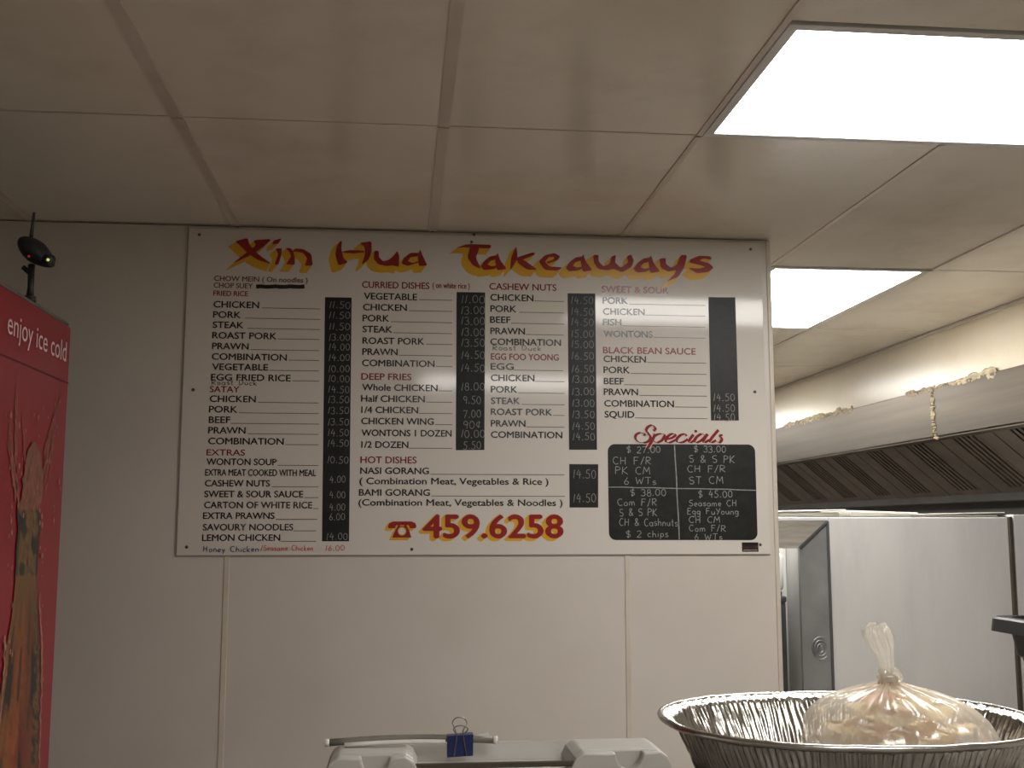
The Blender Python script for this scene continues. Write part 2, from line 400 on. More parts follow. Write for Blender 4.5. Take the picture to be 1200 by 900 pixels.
def frame_piece(name, quad, m, d=.07):
    # bevelled frame face: outer edge in front, inner edge set back
    (ax, az), (bx, bz), (cx, cz), (dx, dz) = quad
    v = [(ax, YU, az), (bx, YU, bz), (cx, YU+d, cz), (dx, YU+d, dz)]
    v += [(p[0], YU+d+.02, p[2]) for p in v]
    f = [(0, 1, 2, 3), (4, 7, 6, 5), (0, 4, 5, 1), (1, 5, 6, 2), (2, 6, 7, 3), (3, 7, 4, 0)]
    bm = bmesh.new(); vs = [bm.verts.new(q) for q in v]
    for q in f: bm.faces.new([vs[i] for i in q])
    return done(name, bm, m, unit)
frame_piece('frame_head', [(xl, zo), (xo, zo), (xi, zi), (xl, zi)], M['frame_steel_lit'], .05)
frame_piece('frame_side', [(xo, zo), (xo, .02), (xi, .02), (xi, zi)], M['frame_steel'], .05)
bm = bmesh.new(); tube(bm, [(xo, YU-.002, zo), ((xo*.5+xi*.5), YU+.022, (zo+zi)/2), (xi, YU+.046, zi)], .007, 8)
tube(bm, [(xo-.002, YU-.002, zo), (xo-.002, YU-.002, .02)], .006, 8)
done('frame_edge', bm, M['darkbox'], unit)
px_, pz_ = U(963, 760)
bm = bmesh.new()
for rr in (.043, .030, .016):
    tube(bm, [(px_+rr*math.cos(t*math.pi/12)*.8, YU+.012+.0, pz_+rr*math.sin(t*math.pi/12)) for t in range(25)], .003, 6, False)
o = done('round_vent', bm, M['frame_steel'], unit); 
bm = bmesh.new(); box(bm, (xl, YU+.5, 0), (xo, YU+.55, zo)); done('back_panel', bm, M['nichewall'], unit)
bm = bmesh.new(); box(bm, (xl-.02, YU-.004, zo+.001), (xo, YU+.20, ztop), .003, 1); done('top_rail', bm, M['unit'], unit)
adopt(unit)

# things in the opening
yb = YU+.5
q0 = at(902, 652, 1, yb-.1); q1 = at(919, 694, 1, yb-.1)
t = thing('paper_towel_dispenser', ((q0.x+q1.x)/2-.1, yb-.002, q1.z), 'white rounded paper towel dispenser inside the steel-framed opening', 'dispenser')
bm = bmesh.new(); box(bm, (q0.x-.16, yb-.12, q1.z), (q1.x, yb-.001, q0.z+.02), .03, 4); done('cover', bm, M['white'], t, smooth=True)
bm = bmesh.new(); box(bm, (q0.x-.15, yb-.11, q1.z-.012), (q1.x-.012, yb-.02, q1.z+.004), .003, 1); done('slot_base', bm, M['darkbox'], t)
adopt(t)
q2 = at(918, 697, 1, yb-.1)
t = thing('tall_box', (q2.x-.1, yb-.06, 0), 'tall dark grey box below the paper towel dispenser in the opening', 'bin')
bm = bmesh.new(); box(bm, (q2.x-.17, yb-.13, .0), (q2.x, yb-.012, q2.z-.03), .006, 2); done('body', bm, M['darkbox'], t)  # plain dark box put in to fill the dark strip under the dispenser
bm = bmesh.new(); box(bm, (q2.x-.175, yb-.135, q2.z-.03), (q2.x+.003, yb-.008, q2.z-.004), .006, 2); done('lid', bm, M['darkbox'], t)
adopt(t)

# flat white lids lying on the unit
def lid(px0, px1, ptop, label, y0, y1, seed, tilt=0):
    x0 = at(px0, 605, 1, y0).x; x1 = at(px1, 605, 1, y0).x
    zb = ztop+.002; h = max(.012, at((px0+px1)/2, ptop, 1, y0).z-zb)
    t = thing('food_container_lid', ((x0+x1)/2, (y0+y1)/2, zb), label, 'lid', 'lids lying on the white cabinet')
    bm = bmesh.new()
    box(bm, (x0+.02, y0+.02, zb), (x1-.02, y1-.02, zb+h*.75), .004, 2)
    for v in bm.verts: v.co.z += .006*noise.noise(Vector((v.co.x*3+seed, v.co.y*3, 0)))*(v.co.z > zb+.004)
    done('tray', bm, M['lid'], t)
    bm = bmesh.new(); box(bm, (x0, y0, zb+h*.70), (x1, y1, zb+h), .003, 2)
    for v in bm.verts: v.co.z += tilt*(v.co.x-x0)
    done('rim', bm, M['lid'], t)
    adopt(t)
lid(880, 992, 599, 'off-white flat lid at the left end above the steel-framed opening', YU+.005, YU+.195, 1, .02)
lid(995, 1076, 598, 'off-white flat lid in the middle of the white cabinet top', YU+.05, YU+.36, 2, -.03)
lid(1082, 1178, 602, 'thinnest off-white lid, near the joint strip on the cabinet top', YU+.04, YU+.34, 3, .02)

# ---------------------------------------------------------------- black tub on its bench
YT = 3.1
bz = .90
t = thing('kitchen_bench', (2.6, YT+.1, 0), 'stainless steel kitchen bench under the black tub', 'bench')
bm = bmesh.new(); box(bm, (1.75, YT-.3, bz-.04), (XR-.03, YT+.45, bz), .006, 2); done('bench_top', bm, M['steel'], t)
for lx in (1.8, XR-.09):
    for ly in (YT-.25, YT+.4):
        bm = bmesh.new(); box(bm, (lx-.02, ly-.02, 0), (lx+.02, ly+.02, bz-.04), .003, 1); done('leg', bm, M['steel'], t)
adopt(t)
def T(px, py): p = at(px, py, 1, YT+.20); return p.x, p.z
lx0, lz1 = T(1160, 722); _, lz0 = T(1163, 739); bx0, _ = T(1176, 740); sx, sz = T(1181, 767); ex, ez = T(1200, 832)
slope = (ex-sx)/(sz-ez)
W = .52; xr_ = lx0+W; yc = YT+.02
tub = thing('black_tub', ((lx0+xr_)/2, yc, bz), 'black plastic tub with a wide lip standing on the kitchen bench', 'tub')
def rring(bm, ins, z, n=6, r=.05):
    x0, x1, y0, y1 = lx0+ins, xr_-ins, YT-.2+ins, YT+.24-ins
    vs = []
    for (cx, cy, a0) in ((x1-r, y1-r, 0), (x0+r, y1-r, 90), (x0+r, y0+r, 180), (x1-r, y0+r, 270)):
        for k in range(n+1):
            a = math.radians(a0+90*k/n); vs.append(bm.verts.new((cx+r*math.cos(a), cy+r*math.sin(a), z)))
    return vs
def loft(bm, rings, capb=True):
    for a, b in zip(rings, rings[1:]):
        for k in range(len(a)):
            j = (k+1) % len(a); bm.faces.new((a[k], a[j], b[j], b[k]))
    if capb: bm.faces.new(rings[0][::-1])
i1 = bx0-lx0; i2 = sx-lx0; i3 = i2+slope*(sz-bz)
i3 = min(i3, .15)
bm = bmesh.new()
loft(bm, [rring(bm, i3, bz+.001), rring(bm, i2+.012, sz-.004), rring(bm, i2+.002, sz+.004), rring(bm, i1+.002, lz0), rring(bm, i1-.002+.012, lz1-.01), rring(bm, i2+.02, sz-.01), rring(bm, i3+.01, bz+.012)])
bm.faces.new(rring(bm, i3+.01, bz+.012))
done('body', bm, M['black'], tub)
bm = bmesh.new()
loft(bm, [rring(bm, i1+.004, lz0+.004), rring(bm, .002, lz0), rring(bm, .006, lz1-.006), rring(bm, .014, lz1), rring(bm, i1+.004, lz1), rring(bm, i1+.006, lz0+.004)], False)
done('lip', bm, M['black'], tub)
adopt(tub)

# ---------------------------------------------------------------- menu board
TH = .005
ZT = S(560, 277)[1]+.004; ZT = min(ZT, CEIL-.012)
ZB = S(555, 650)[1]; XA, XZ = S(214, 460)[0], S(897, 460)[0]
sign = thing('menu_board', ((XA+XZ)/2, DW, ZB), 'large white takeaway menu board with red and yellow title fixed to the wall', 'menu board')
bm = bmesh.new(); box(bm, (XA, DW, ZB), (XZ, DW+TH, ZT), .0008, 1); done('panel', bm, M['board'], sign)
bm = bmesh.new(); box(bm, (XA-.001, DW+.001, ZB-.002), (XZ+.001, DW+TH, ZB-.0001)); box(bm, (XA-.002, DW+.001, ZB), (XA-.0001, DW+TH, ZT)); done('panel_edge_shadow', bm, M['edge_shadow'], sign)  # darker strips: painted shadow along the bottom edge, dark outline at left

class Ink:
    def __init__(s): s.v = []; s.f = []
    def poly(s, pts, h):
        n = len(s.v); k = len(pts)
        s.v += [(x, DW-h, z) for x, z in pts] ; s.f.append(tuple(range(n, n+k)))
    def quad(s, x0, z0, x1, z1, h): s.poly([(x0, z0), (x1, z0), (x1, z1), (x0, z1)], h)
    def ribbon(s, pts, ws, h):
        n = len(pts); base = len(s.v)
        for i, p in enumerate(pts):
            a = pts[max(i-1, 0)]; b = pts[min(i+1, n-1)]
            dx, dz = b[0]-a[0], b[1]-a[1]; L = math.hypot(dx, dz) or 1
            w = ws[i] if isinstance(ws, list) else ws
            nx, nz = -dz/L*w/2, dx/L*w/2
            hh_ = h+(base % 400)*1e-7+i*2e-6
            s.v += [(p[0]+nx, DW-hh_, p[1]+nz), (p[0]-nx, DW-hh_, p[1]-nz)]
        for i in range(n-1):
            q = base+2*i; s.f.append((q, q+1, q+3, q+2))
    def build(s, name, m, parent):
        me = bpy.data.meshes.new(name); me.from_pydata(s.v, [], s.f); me.update()
        bmm = bmesh.new(); bmm.from_mesh(me); bmesh.ops.triangulate(bmm, faces=[f for f in bmm.faces if len(f.verts) > 4]); 
        for f in bmm.faces:
            f.normal_update()
            if f.normal.y > 0: f.normal_flip()
        bmm.to_mesh(me); bmm.free()
        return link(name, me, m, parent)

_cache = {}
def glyphs(txt, bold):
    key = (txt, bold)
    if key not in _cache:
        cu = bpy.data.curves.new('tmp', 'FONT'); cu.body = txt; cu.size = 1; cu.offset = bold; cu.resolution_u = 4
        o = bpy.data.objects.new('tmp', cu); COL.objects.link(o)
        bpy.context.view_layer.update()
        me = o.evaluated_get(bpy.context.evaluated_depsgraph_get()).to_mesh()
        v = [(q.co.x, q.co.y) for q in me.vertices]; f = [tuple(p.vertices) for p in me.polygons]
        o.to_mesh_clear(); bpy.data.objects.remove(o); bpy.data.curves.remove(cu)
        _cache[key] = (v, f)
    return _cache[key]
HV = glyphs('H', 0.0)[0]; CAPH = max(q[1] for q in HV)-min(q[1] for q in HV)
def write(ink, txt, pl, pr, pb, cap, h=.0006, bold=0.022):
    """txt from pixel column pl to pr with its baseline on pixel row pb; cap = capital height in pixels"""
    v, f = glyphs(txt, 0.0)
    x0, z0 = S(pl, pb); x1, _ = S(pr, pb); _, z1 = S(pl, pb-cap)
    mn = min(q[0] for q in v); mx = max(q[0] for q in v)
    sx_ = (x1-x0)/(mx-mn); sy_ = (z1-z0)/CAPH
    k_ = bold*(z1-z0)/CAPH
    for n_, (dx, dz) in enumerate(((0, 0), (k_, 0), (-k_, 0), (0, k_*.7), (0, -k_*.7))):
        b = len(ink.v)
        ink.v += [(x0+(q[0]-mn)*sx_+dx, DW-h-n_*.00002, z0+q[1]*sy_+dz) for q in v]
        ink.f += [tuple(i+b for i in p) for p in f]
def rule(ink, pl, pr, py, h=.0005):
    x0, z0 = S(pl, py); x1, z1 = S(pr, py); ink.quad(x0, z0-.0011, x1, z0+.0011, h)

# px helpers for the crops the positions were read from
Z1 = lambda x, y: (200+x/3.3333, 260+y/3.3333)
Z2 = lambda x, y: (540+x/3.3333, 260+y/3.3333)
Z3 = lambda x, y: (200+x/3.3333, 440+y/3.3333)
Z4 = lambda x, y: (560+x/3.3333, 440+y/3.3333)
CAP = 7.4
def block(zf, head, items, cap=CAP, hm='maroon'):
    if head:
        k = Ink(); 
        for (txt, a, b, y, c) in head: write(k, txt, zf(a, y)[0], zf(b, y)[0], zf(a, y)[1], c)
        k.build('section_heading', M[hm], sign)
    k = Ink(); r = Ink()
    for it in items:
        txt, a, b, y, u0, u1 = it[:6]
        write(k, txt, zf(a, y)[0], zf(b, y)[0], zf(a, y)[1], it[6] if len(it) > 6 else cap)
        if u0: rule(r, zf(u0, y)[0], zf(u1, y)[0], zf(u0, y+2)[1])
    if not items: return
    o = k.build('dish_list', M['ink'], sign)
    if r.v: r.build('price_rule', M['rule'], o)
block(Z1, [('CHOW MEIN ( On noodles )', 170, 535, 230, 5.8), ('CHOP SUEY', 168, 320, 257, 5.8)], [], hm='maroon2')
block(Z1, [('FRIED RICE', 167, 302, 288, 5.8)], [
    ('CHICKEN', 168, 345, 334, 357, 585), ('PORK', 166, 273, 374, 290, 585), ('STEAK', 165, 284, 414, 300, 584), ('ROAST PORK', 163, 413, 455, 418, 582),
    ('PRAWN', 162, 304, 497, 312, 580), ('COMBINATION', 161, 453, 538, 460, 580), ('VEGETABLE', 162, 380, 578, 386, 580), ('EGG FRIED RICE', 158, 468, 619, 475, 580)])
k = Ink(); a, b = S(*Z1(334, 253)), S(*Z1(523, 253)); k.ribbon([(a[0]+(b[0]-a[0])*i/10, a[1]+(b[1]-a[1])*i/10+.001*math.sin(i*2)) for i in range(11)], .0125, .0007); k.build('crossed_out_line', M['ink'], sign)
block(Z1, [('SATAY', 153, 268, 665, 7)], [('CHICKEN', 153, 332, 703, 340, 577), ('PORK', 150, 260, 744, 267, 578), ('BEEF', 149, 232, 785, 234, 580), ('PRAWN', 147, 292, 826, 300, 578), ('COMBINATION', 147, 441, 868, 448, 578)])
block(Z3, [('EXTRAS', 140, 290, 312, 7)], [('WONTON SOUP', 140, 413, 349, 418, 577), ('EXTRA MEAT COOKED WITH MEAL', 135, 567, 391, 0, 0), ('CASHEW NUTS', 134, 387, 433, 395, 577),
    ('SWEET & SOUR SAUCE', 132, 517, 475, 522, 577), ('CARTON OF WHITE RICE', 131, 552, 518, 556, 577), ('EXTRA PRAWNS', 127, 405, 560, 410, 573), ('SAVOURY NOODLES', 126, 478, 605, 480, 568), ('LEMON CHICKEN', 123, 427, 646, 430, 568)])
block(Z1, [('CURRIED DISHES', 748, 1010, 257, 7.4), ('( on white rice )', 1023, 1168, 258, 6.4)], [('VEGETABLE', 755, 962, 302, 970, 1100), ('CHICKEN', 752, 922, 345, 930, 1100), ('PORK', 750, 853, 388, 860, 1100), ('STEAK', 750, 865, 431, 870, 1100),
    ('ROAST PORK', 750, 990, 476, 998, 1100), ('PRAWN', 749, 886, 519, 892, 1100), ('COMBINATION', 748, 1030, 563, 1036, 1100)])
block(Z1, [('DEEP FRIES', 745, 940, 616, 7.4)], [('Whole CHICKEN', 748, 1042, 658, 1046, 1100), ('Half CHICKEN', 744, 992, 702, 998, 1100), ('1/4 CHICKEN', 745, 966, 746, 970, 1100), ('CHICKEN WING', 745, 1027, 790, 1032, 1100),
    ('WONTONS 1 DOZEN', 746, 1097, 836, 0, 0), ('1/2 DOZEN', 745, 928, 882, 930, 1100)])
block(Z3, [('HOT DISHES', 742, 960, 342, 7.6)], [('NASI GORANG', 741, 1008, 384, 1015, 1538), ('( Combination Meat, Vegetables & Rice )', 738, 1475, 424, 0, 0), ('BAMI GORANG', 736, 1012, 469, 1018, 1540), ('(Combination Meat, Vegetables & Noodles )', 734, 1530, 508, 0, 0)])
block(Z2, [('CASHEW NUTS', 112, 373, 264, 7.4)], [('CHICKEN', 116, 283, 307, 287, 403), ('PORK', 116, 216, 351, 228, 403), ('BEEF', 115, 193, 394, 196, 403), ('PRAWN', 116, 250, 438, 254, 403), ('COMBINATION', 116, 391, 480, 0, 0)])
block(Z2, [('EGG FOO YOONG', 118, 382, 538, 7.2)], [('EGG', 117, 206, 577, 208, 400), ('CHICKEN', 118, 287, 621, 290, 405), ('PORK', 118, 220, 666, 224, 405), ('STEAK', 119, 230, 711, 238, 405), ('ROAST PORK', 118, 356, 754, 360, 405), ('PRAWN', 118, 252, 799, 256, 405), ('COMBINATION', 118, 396, 843, 0, 0)])
block(Z2, [('SWEET & SOUR', 551, 810, 275, 7.4)], [('PORK', 555, 652, 319, 656, 955), ('CHICKEN', 556, 718, 362, 722, 955), ('FISH', 556, 627, 404, 630, 955), ('WONTONS', 558, 748, 449, 752, 956)])
block(Z2, [('BLACK BEAN SAUCE', 556, 917, 513, 7.4)], [('CHICKEN', 558, 723, 547, 728, 958), ('PORK', 558, 660, 590, 664, 960), ('BEEF', 559, 636, 634, 638, 960), ('PRAWN', 559, 692, 676, 698, 962), ('COMBINATION', 561, 832, 721, 836, 963), ('SQUID', 562, 677, 764, 680, 964)])

# brush lettering of the title: outlines of each stroke
def chaikin(p):
    o = []
    for i in range(len(p)):
        a, b = p[i], p[(i+1) % len(p)]
        o += [(a[0]*.86+b[0]*.14, a[1]*.86+b[1]*.14), (a[0]*.14+b[0]*.86, a[1]*.14+b[1]*.86)]
    return o
ta = lambda x, y: (255+x/4, 270+y/4)
tb = lambda x, y: (510+x/3.4286, 270+y/3.4286)
bowl = [(248, 100), (222, 104), (198, 122), (182, 146), (196, 160), (236, 156), (262, 138), (228, 145), (210, 138), (222, 122), (248, 116)]
stem = [(250, 88), (262, 122), (288, 155), (248, 161), (240, 120)]
TITLE = [(ta, [
    [(82, 52), (140, 36), (152, 70), (182, 105), (258, 161), (190, 140), (142, 108), (110, 76)],
    [(168, 46), (254, 40), (215, 78), (165, 112), (68, 158), (128, 110), (180, 72)],
    [(262, 48), (300, 37), (286, 62), (258, 68)], [(272, 85), (302, 85), (300, 112), (285, 162), (266, 160), (285, 112)],
    [(318, 82), (345, 84), (357, 105), (362, 130), (362, 162), (320, 160), (345, 122), (336, 100)],
    [(345, 102), (365, 85), (402, 88), (440, 112), (447, 166), (408, 166), (420, 130), (400, 106), (366, 100)],
    [(575, 50), (583, 52), (580, 90), (590, 130), (612, 150), (566, 166), (552, 112), (560, 75)], [(578, 101), (625, 92), (682, 95), (692, 103), (640, 109), (600, 106)],
    [(666, 58), (722, 51), (722, 100), (706, 140), (674, 162), (690, 120), (690, 80)],
    [(735, 95), (756, 97), (756, 125), (776, 145), (800, 140), (826, 120), (842, 95), (852, 120), (850, 172), (822, 165), (790, 168), (755, 160), (732, 135)],
    [(945, 106), (905, 105), (872, 130), (862, 156), (890, 168), (946, 150), (956, 140), (915, 153), (892, 145), (905, 126), (940, 122)], [(950, 88), (960, 116), (984, 166), (944, 168), (938, 126)]]),
  (tb, [
    [(84, 70), (130, 55), (226, 58), (221, 73), (165, 72), (120, 68)], [(140, 66), (178, 70), (163, 110), (185, 157), (150, 140), (130, 110)],
    bowl, stem,
    [(325, 63), (331, 100), (322, 130), (300, 163), (305, 110)], [(318, 113), (396, 87), (401, 98), (350, 119), (325, 122)], [(335, 110), (365, 125), (412, 159), (368, 158), (330, 130)],
    [(416, 126), (440, 100), (480, 91), (502, 105), (492, 120), (452, 134), (446, 127), (475, 118), (478, 107), (456, 108), (441, 126), (458, 145), (512, 149), (490, 163), (440, 159)],
    [(x+342, y+5) for x, y in bowl], [(x+344, y+6) for x, y in stem],
    [(634, 99), (656, 99), (656, 125), (676, 145), (700, 135), (708, 105), (726, 99), (722, 130), (745, 150), (775, 130), (770, 105), (786, 97), (798, 120), (790, 147), (750, 169), (716, 155), (690, 161), (655, 156), (637, 130)],
    [(x+614, y+10) for x, y in bowl], [(x+616, y+11) for x, y in stem],
    [(900, 114), (926, 111), (926, 135), (946, 150), (970, 140), (986, 99), (1012, 99), (1000, 150), (976, 187), (928, 207), (958, 180), (970, 160), (935, 166), (905, 150)],
    [(1106, 105), (1060, 102), (1022, 118), (1022, 130), (1068, 141), (1085, 148), (1060, 154), (1014, 150), (1050, 173), (1096, 168), (1119, 150), (1100, 132), (1060, 122), (1075, 114), (1110, 118)]])]
WORDS = [(TITLE[0][0], TITLE[0][1][:6]), (TITLE[0][0], TITLE[0][1][6:]), TITLE[1]]
for n_, (fn_, polys) in enumerate(WORDS):
    red = Ink(); yel = Ink()
    for i, p in enumerate(polys):
        q = chaikin(p)
        red.poly([S(*fn_(*c)) for c in q], .0016+.00002*i)
        for j in range(7):
            dx, dy = -7.0*j/6, 7.0*j/6
            cx = sum(c[0] for c in q)/len(q); cy = sum(c[1] for c in q)/len(q)
            e = 1.0+.12*j/6
            yel.poly([S(fn_(cx+(c[0]-cx)*e, cy+(c[1]-cy)*e)[0]+dx, fn_(cx, cy+(c[1]-cy)*e)[1]+dy) for c in q], .0005+.00004*j+.000003*i)
    o = red.build('title_word', M['red'], sign); yel.build('word_shadow', M['yellow'], o)

# phone line
k = Ink(); write(k, '459.6258', 430+318/4.8, 430+1100/4.8, 590+192/4.8, 26.2, .0012, .035); o = k.build('phone_number', M['red'], sign)
k = Ink()
for j in range(4): write(k, '459.6258', 430+318/4.8-1.2-j*1.0, 430+1100/4.8-1.2-j*1.0, 590+192/4.8+j*1.0, 26.2, .0004+j*.0001, .045)
k.build('phone_shadow', M['yellow'], o)
tp = lambda x, y: (430+x/4.8, 590+y/4.8)
hs = [(118, 128), (126, 110), (150, 101), (250, 101), (272, 110), (279, 128), (272, 140), (242, 140), (235, 122), (165, 122), (156, 140), (122, 140)]
bd = [(160, 150), (172, 130), (176, 120), (186, 120), (186, 128), (210, 128), (210, 120), (220, 120), (226, 130), (238, 150), (250, 192), (142, 192)]
k = Ink()
for p in (hs, bd): k.poly([S(*tp(*c)) for c in p], .0012)
o = k.build('telephone_symbol', M['red'], sign)
k = Ink()
for j in range(4):
    for p in (hs, bd): k.poly([S(tp(*c)[0]-1-j*.9, tp(*c)[1]+j) for c in p], .0005+j*.0001)
cx, cy = 197, 156
k.poly([S(*tp(cx+24*math.cos(a*math.pi/12), cy+24*math.sin(a*math.pi/12))) for a in range(24)], .0018)
k.build('telephone_shadow', M['yellow'], o)
k = Ink(); k.poly([S(*tp(cx+19*math.cos(a*math.pi/12), cy+19*math.sin(a*math.pi/12))) for a in range(24)], .0022); k.build('telephone_dial', M['board'], o)

# blackboard strips and the specials board
def rrect(c, r):
    (x0, z0), (x1, z1), (x2, z2), (x3, z3) = c   # tl, tr, br, bl
    pts = []
    for (px, pz), (qx, qz), (sx1, sz1) in ((c[0], c[3], c[1]), (c[1], c[0], c[2]), (c[2], c[1], c[3]), (c[3], c[2], c[0])):
        a = Vector((px, pz)); d1 = (Vector((qx, qz))-a).normalized()*r; d2 = (Vector((sx1, sz1))-a).normalized()*r
        for k_ in range(7):
            t_ = k_/6*math.pi/2
            pts.append(tuple(a+d1*(1-math.sin(t_))+d2*(1-math.cos(t_))))
    return pts
def board(name, c, r=0):
    k = Ink(); q = [S(*p) for p in c]; k.poly(rrect(q, r) if r else q, .0006)
    return k.build(name, M['chalkboard'], sign)
strips = []
strips.append(board('price_strip', [Z1(603, 294), Z1(707, 296), Z3(697, 648), Z3(591, 648)]))
strips.append(board('price_strip', [Z1(1117, 274), Z2(95, 276), Z2(92, 891), Z1(1114, 892)]))
strips.append(board('price_strip', [Z2(417, 279), Z2(525, 280), Z2(532, 890), Z2(423, 890)]))
strips.append(board('price_strip', [Z2(967, 294), Z2(1072, 295), Z2(1086, 776), Z2(977, 776)]))
strips.append(board('price_strip', [Z4(357, 346), Z4(470, 347), Z4(470, 516), Z4(358, 516)]))
spec = board('specials_board', [Z4(507, 268), Z4(1082, 270), Z4(1093, 643), Z4(512, 643)], .022)

# handwriting: one-line strokes on a 0..1 height grid
def arc(cx, cy, rx, ry, a0, a1, n=8):
    return [(cx+rx*math.cos(math.radians(a0+(a1-a0)*i/n)), cy+ry*math.sin(math.radians(a0+(a1-a0)*i/n))) for i in range(n+1)]
G = {
 '0': (.55, [arc(.25, .5, .24, .48, 90, 450, 14)]), '1': (.25, [[(.2, 1), (.05, 0)]]), '2': (.55, [arc(.25, .72, .22, .26, 160, -40)+[(.0, 0), (.5, .03)]]),
 '3': (.5, [arc(.2, .74, .22, .24, 150, -80)+arc(.2, .26, .25, .27, 85, -150)]), '4': (.6, [[(.3, 1), (.05, .4), (.55, .42)], [(.42, .75), (.38, -.05)]]),
 '5': (.55, [[(.5, 1), (.15, .97), (.1, .6)]+arc(.2, .3, .26, .3, 80, -140)]), '6': (.5, [[(.35, 1), (.08, .4)]+arc(.24, .25, .2, .25, 160, 520, 12)]),
 '7': (.5, [[(.0, .95), (.48, 1), (.15, 0)]]), '8': (.5, [arc(.25, .74, .18, .24, 270, 630, 12), arc(.25, .25, .23, .26, 90, 450, 12)]), '9': (.5, [arc(.24, .72, .2, .25, 0, 360, 12)+[(.36, 0)]]),
 '.': (.26, [[(.08, .0), (.10, .13)], [(.04, .06), (.16, .06)]]), '/': (.4, [[(.35, 1.05), (.0, -.1)]]), 'c|': (.5, [arc(.24, .5, .22, .3, 50, 310), [(.3, .95), (.2, .05)]]),
 '$': (.55, [arc(.25, .7, .22, .2, 30, 270)+arc(.25, .28, .22, .22, 90, -150), [(.3, 1.12), (.2, -.12)]]),
 '&': (.6, [[(.55, 0), (.1, .7)]+arc(.25, .82, .14, .16, 200, -30)+[(.08, .3)]+arc(.22, .2, .18, .2, 160, 330)+[(.55, .4)]]),
 'C': (.6, [arc(.32, .5, .3, .5, 50, 310, 10)]), 'H': (.65, [[(.05, 1), (.02, 0)], [(.5, 1), (.48, 0)], [(.03, .5), (.5, .52)]]), 'F': (.55, [[(.05, 1), (.02, 0)], [(.05, 1), (.48, .98)], [(.04, .55), (.4, .55)]]),
 'R': (.6, [[(.05, 1), (.02, 0)], [(.04, .98)]+arc(.2, .74, .28, .24, 90, -90)+[(.06, .5), (.52, 0)]]), 'P': (.55, [[(.05, 1), (.02, 0)], [(.04, .98)]+arc(.2, .74, .28, .24, 90, -90)+[(.05, .48)]]),
 'K': (.6, [[(.05, 1), (.02, 0)], [(.5, 1), (.05, .45), (.52, 0)]]), 'M': (.75, [[(.0, 0), (.1, 1), (.33, .35), (.58, 1), (.65, 0)]]), 'W': (.8, [[(.0, 1), (.15, 0), (.36, .7), (.52, 0), (.74, 1)]]),
 'T': (.6, [[(.0, 1), (.55, .98)], [(.3, .98), (.26, 0)]]), 'S': (.55, [arc(.27, .74, .23, .24, 40, 250)+arc(.25, .26, .23, .26, 80, -150)]), 'E': (.5, [[(.45, 1), (.05, .98), (.02, 0), (.45, .02)], [(.04, .52), (.38, .54)]]),
 'Y': (.55, [[(.0, 1), (.25, .5)], [(.52, 1), (.15, -.05)]]), 'D': (.6, [[(.05, 1), (.02, 0)], [(.02, .98)]+arc(.1, .5, .42, .48, 80, -85)+[(.02, .02)]]),
 'a': (.5, [arc(.2, .27, .2, .27, 30, 330)+[(.4, .5), (.42, 0)]]), 'b': (.45, [[(.05, 1), (.03, 0)]+arc(.2, .27, .18, .27, -150, 150)]), 'c': (.42, [arc(.22, .27, .2, .27, 50, 310)]), 'd': (.5, [arc(.2, .27, .2, .27, 30, 330)+[(.4, 1), (.42, 0)]]),
 'e': (.45, [[(.03, .27), (.38, .3)]+arc(.21, .28, .19, .27, 10, 310)]), 'g': (.48, [arc(.2, .27, .2, .25, 30, 330)+[(.4, .5), (.38, -.2)]+arc(.2, -.22, .18, .16, 0, -150, 5)]), 'h': (.48, [[(.05, 1), (.03, 0), (.05, .4)]+arc(.22, .3, .17, .24, 150, 0, 5)+[(.4, 0)]]),
 'i': (.2, [[(.08, .5), (.07, 0)], [(.09, .72), (.1, .76)]]), 'k': (.45, [[(.05, 1), (.03, 0)], [(.36, .55), (.05, .25), (.38, 0)]]), 'l': (.2, [[(.08, 1), (.06, 0)]]), 'm': (.7, [[(.03, .5), (.03, 0), (.05, .38)]+arc(.18, .34, .13, .2, 150, 0, 4)+[(.31, 0), (.33, .38)]+arc(.46, .34, .13, .2, 150, 0, 4)+[(.6, 0)]]),
 'n': (.48, [[(.03, .5), (.03, 0), (.05, .38)]+arc(.21, .32, .17, .22, 150, 0, 5)+[(.4, 0)]]), 'o': (.45, [arc(.2, .27, .19, .27, 90, 450, 10)]), 'p': (.45, [[(.05, .5), (.02, -.35)], [(.04, .45)]+arc(.2, .27, .18, .25, 130, -140)]), 'r': (.35, [[(.03, .5), (.03, 0), (.06, .35)]+arc(.2, .3, .15, .22, 150, 50, 4)]),
 's': (.4, [arc(.2, .4, .16, .14, 40, 260, 5)+arc(.18, .14, .17, .15, 80, -150, 6)]), 't': (.35, [[(.15, .9), (.13, .0), (.25, .02)], [(.0, .58), (.3, .6)]]), 'u': (.48, [[(.03, .5), (.05, .15)]+arc(.2, .17, .16, .17, 190, 350, 5)+[(.39, .5), (.4, 0)]]), 'y': (.45, [[(.03, .5), (.18, .05)], [(.4, .5), (.12, -.35)]]), 'z': (.4, [[(.0, .5), (.36, .5), (.0, .0), (.38, .02)]]), ' ': (.45, []),
}
hr = random.Random(5)
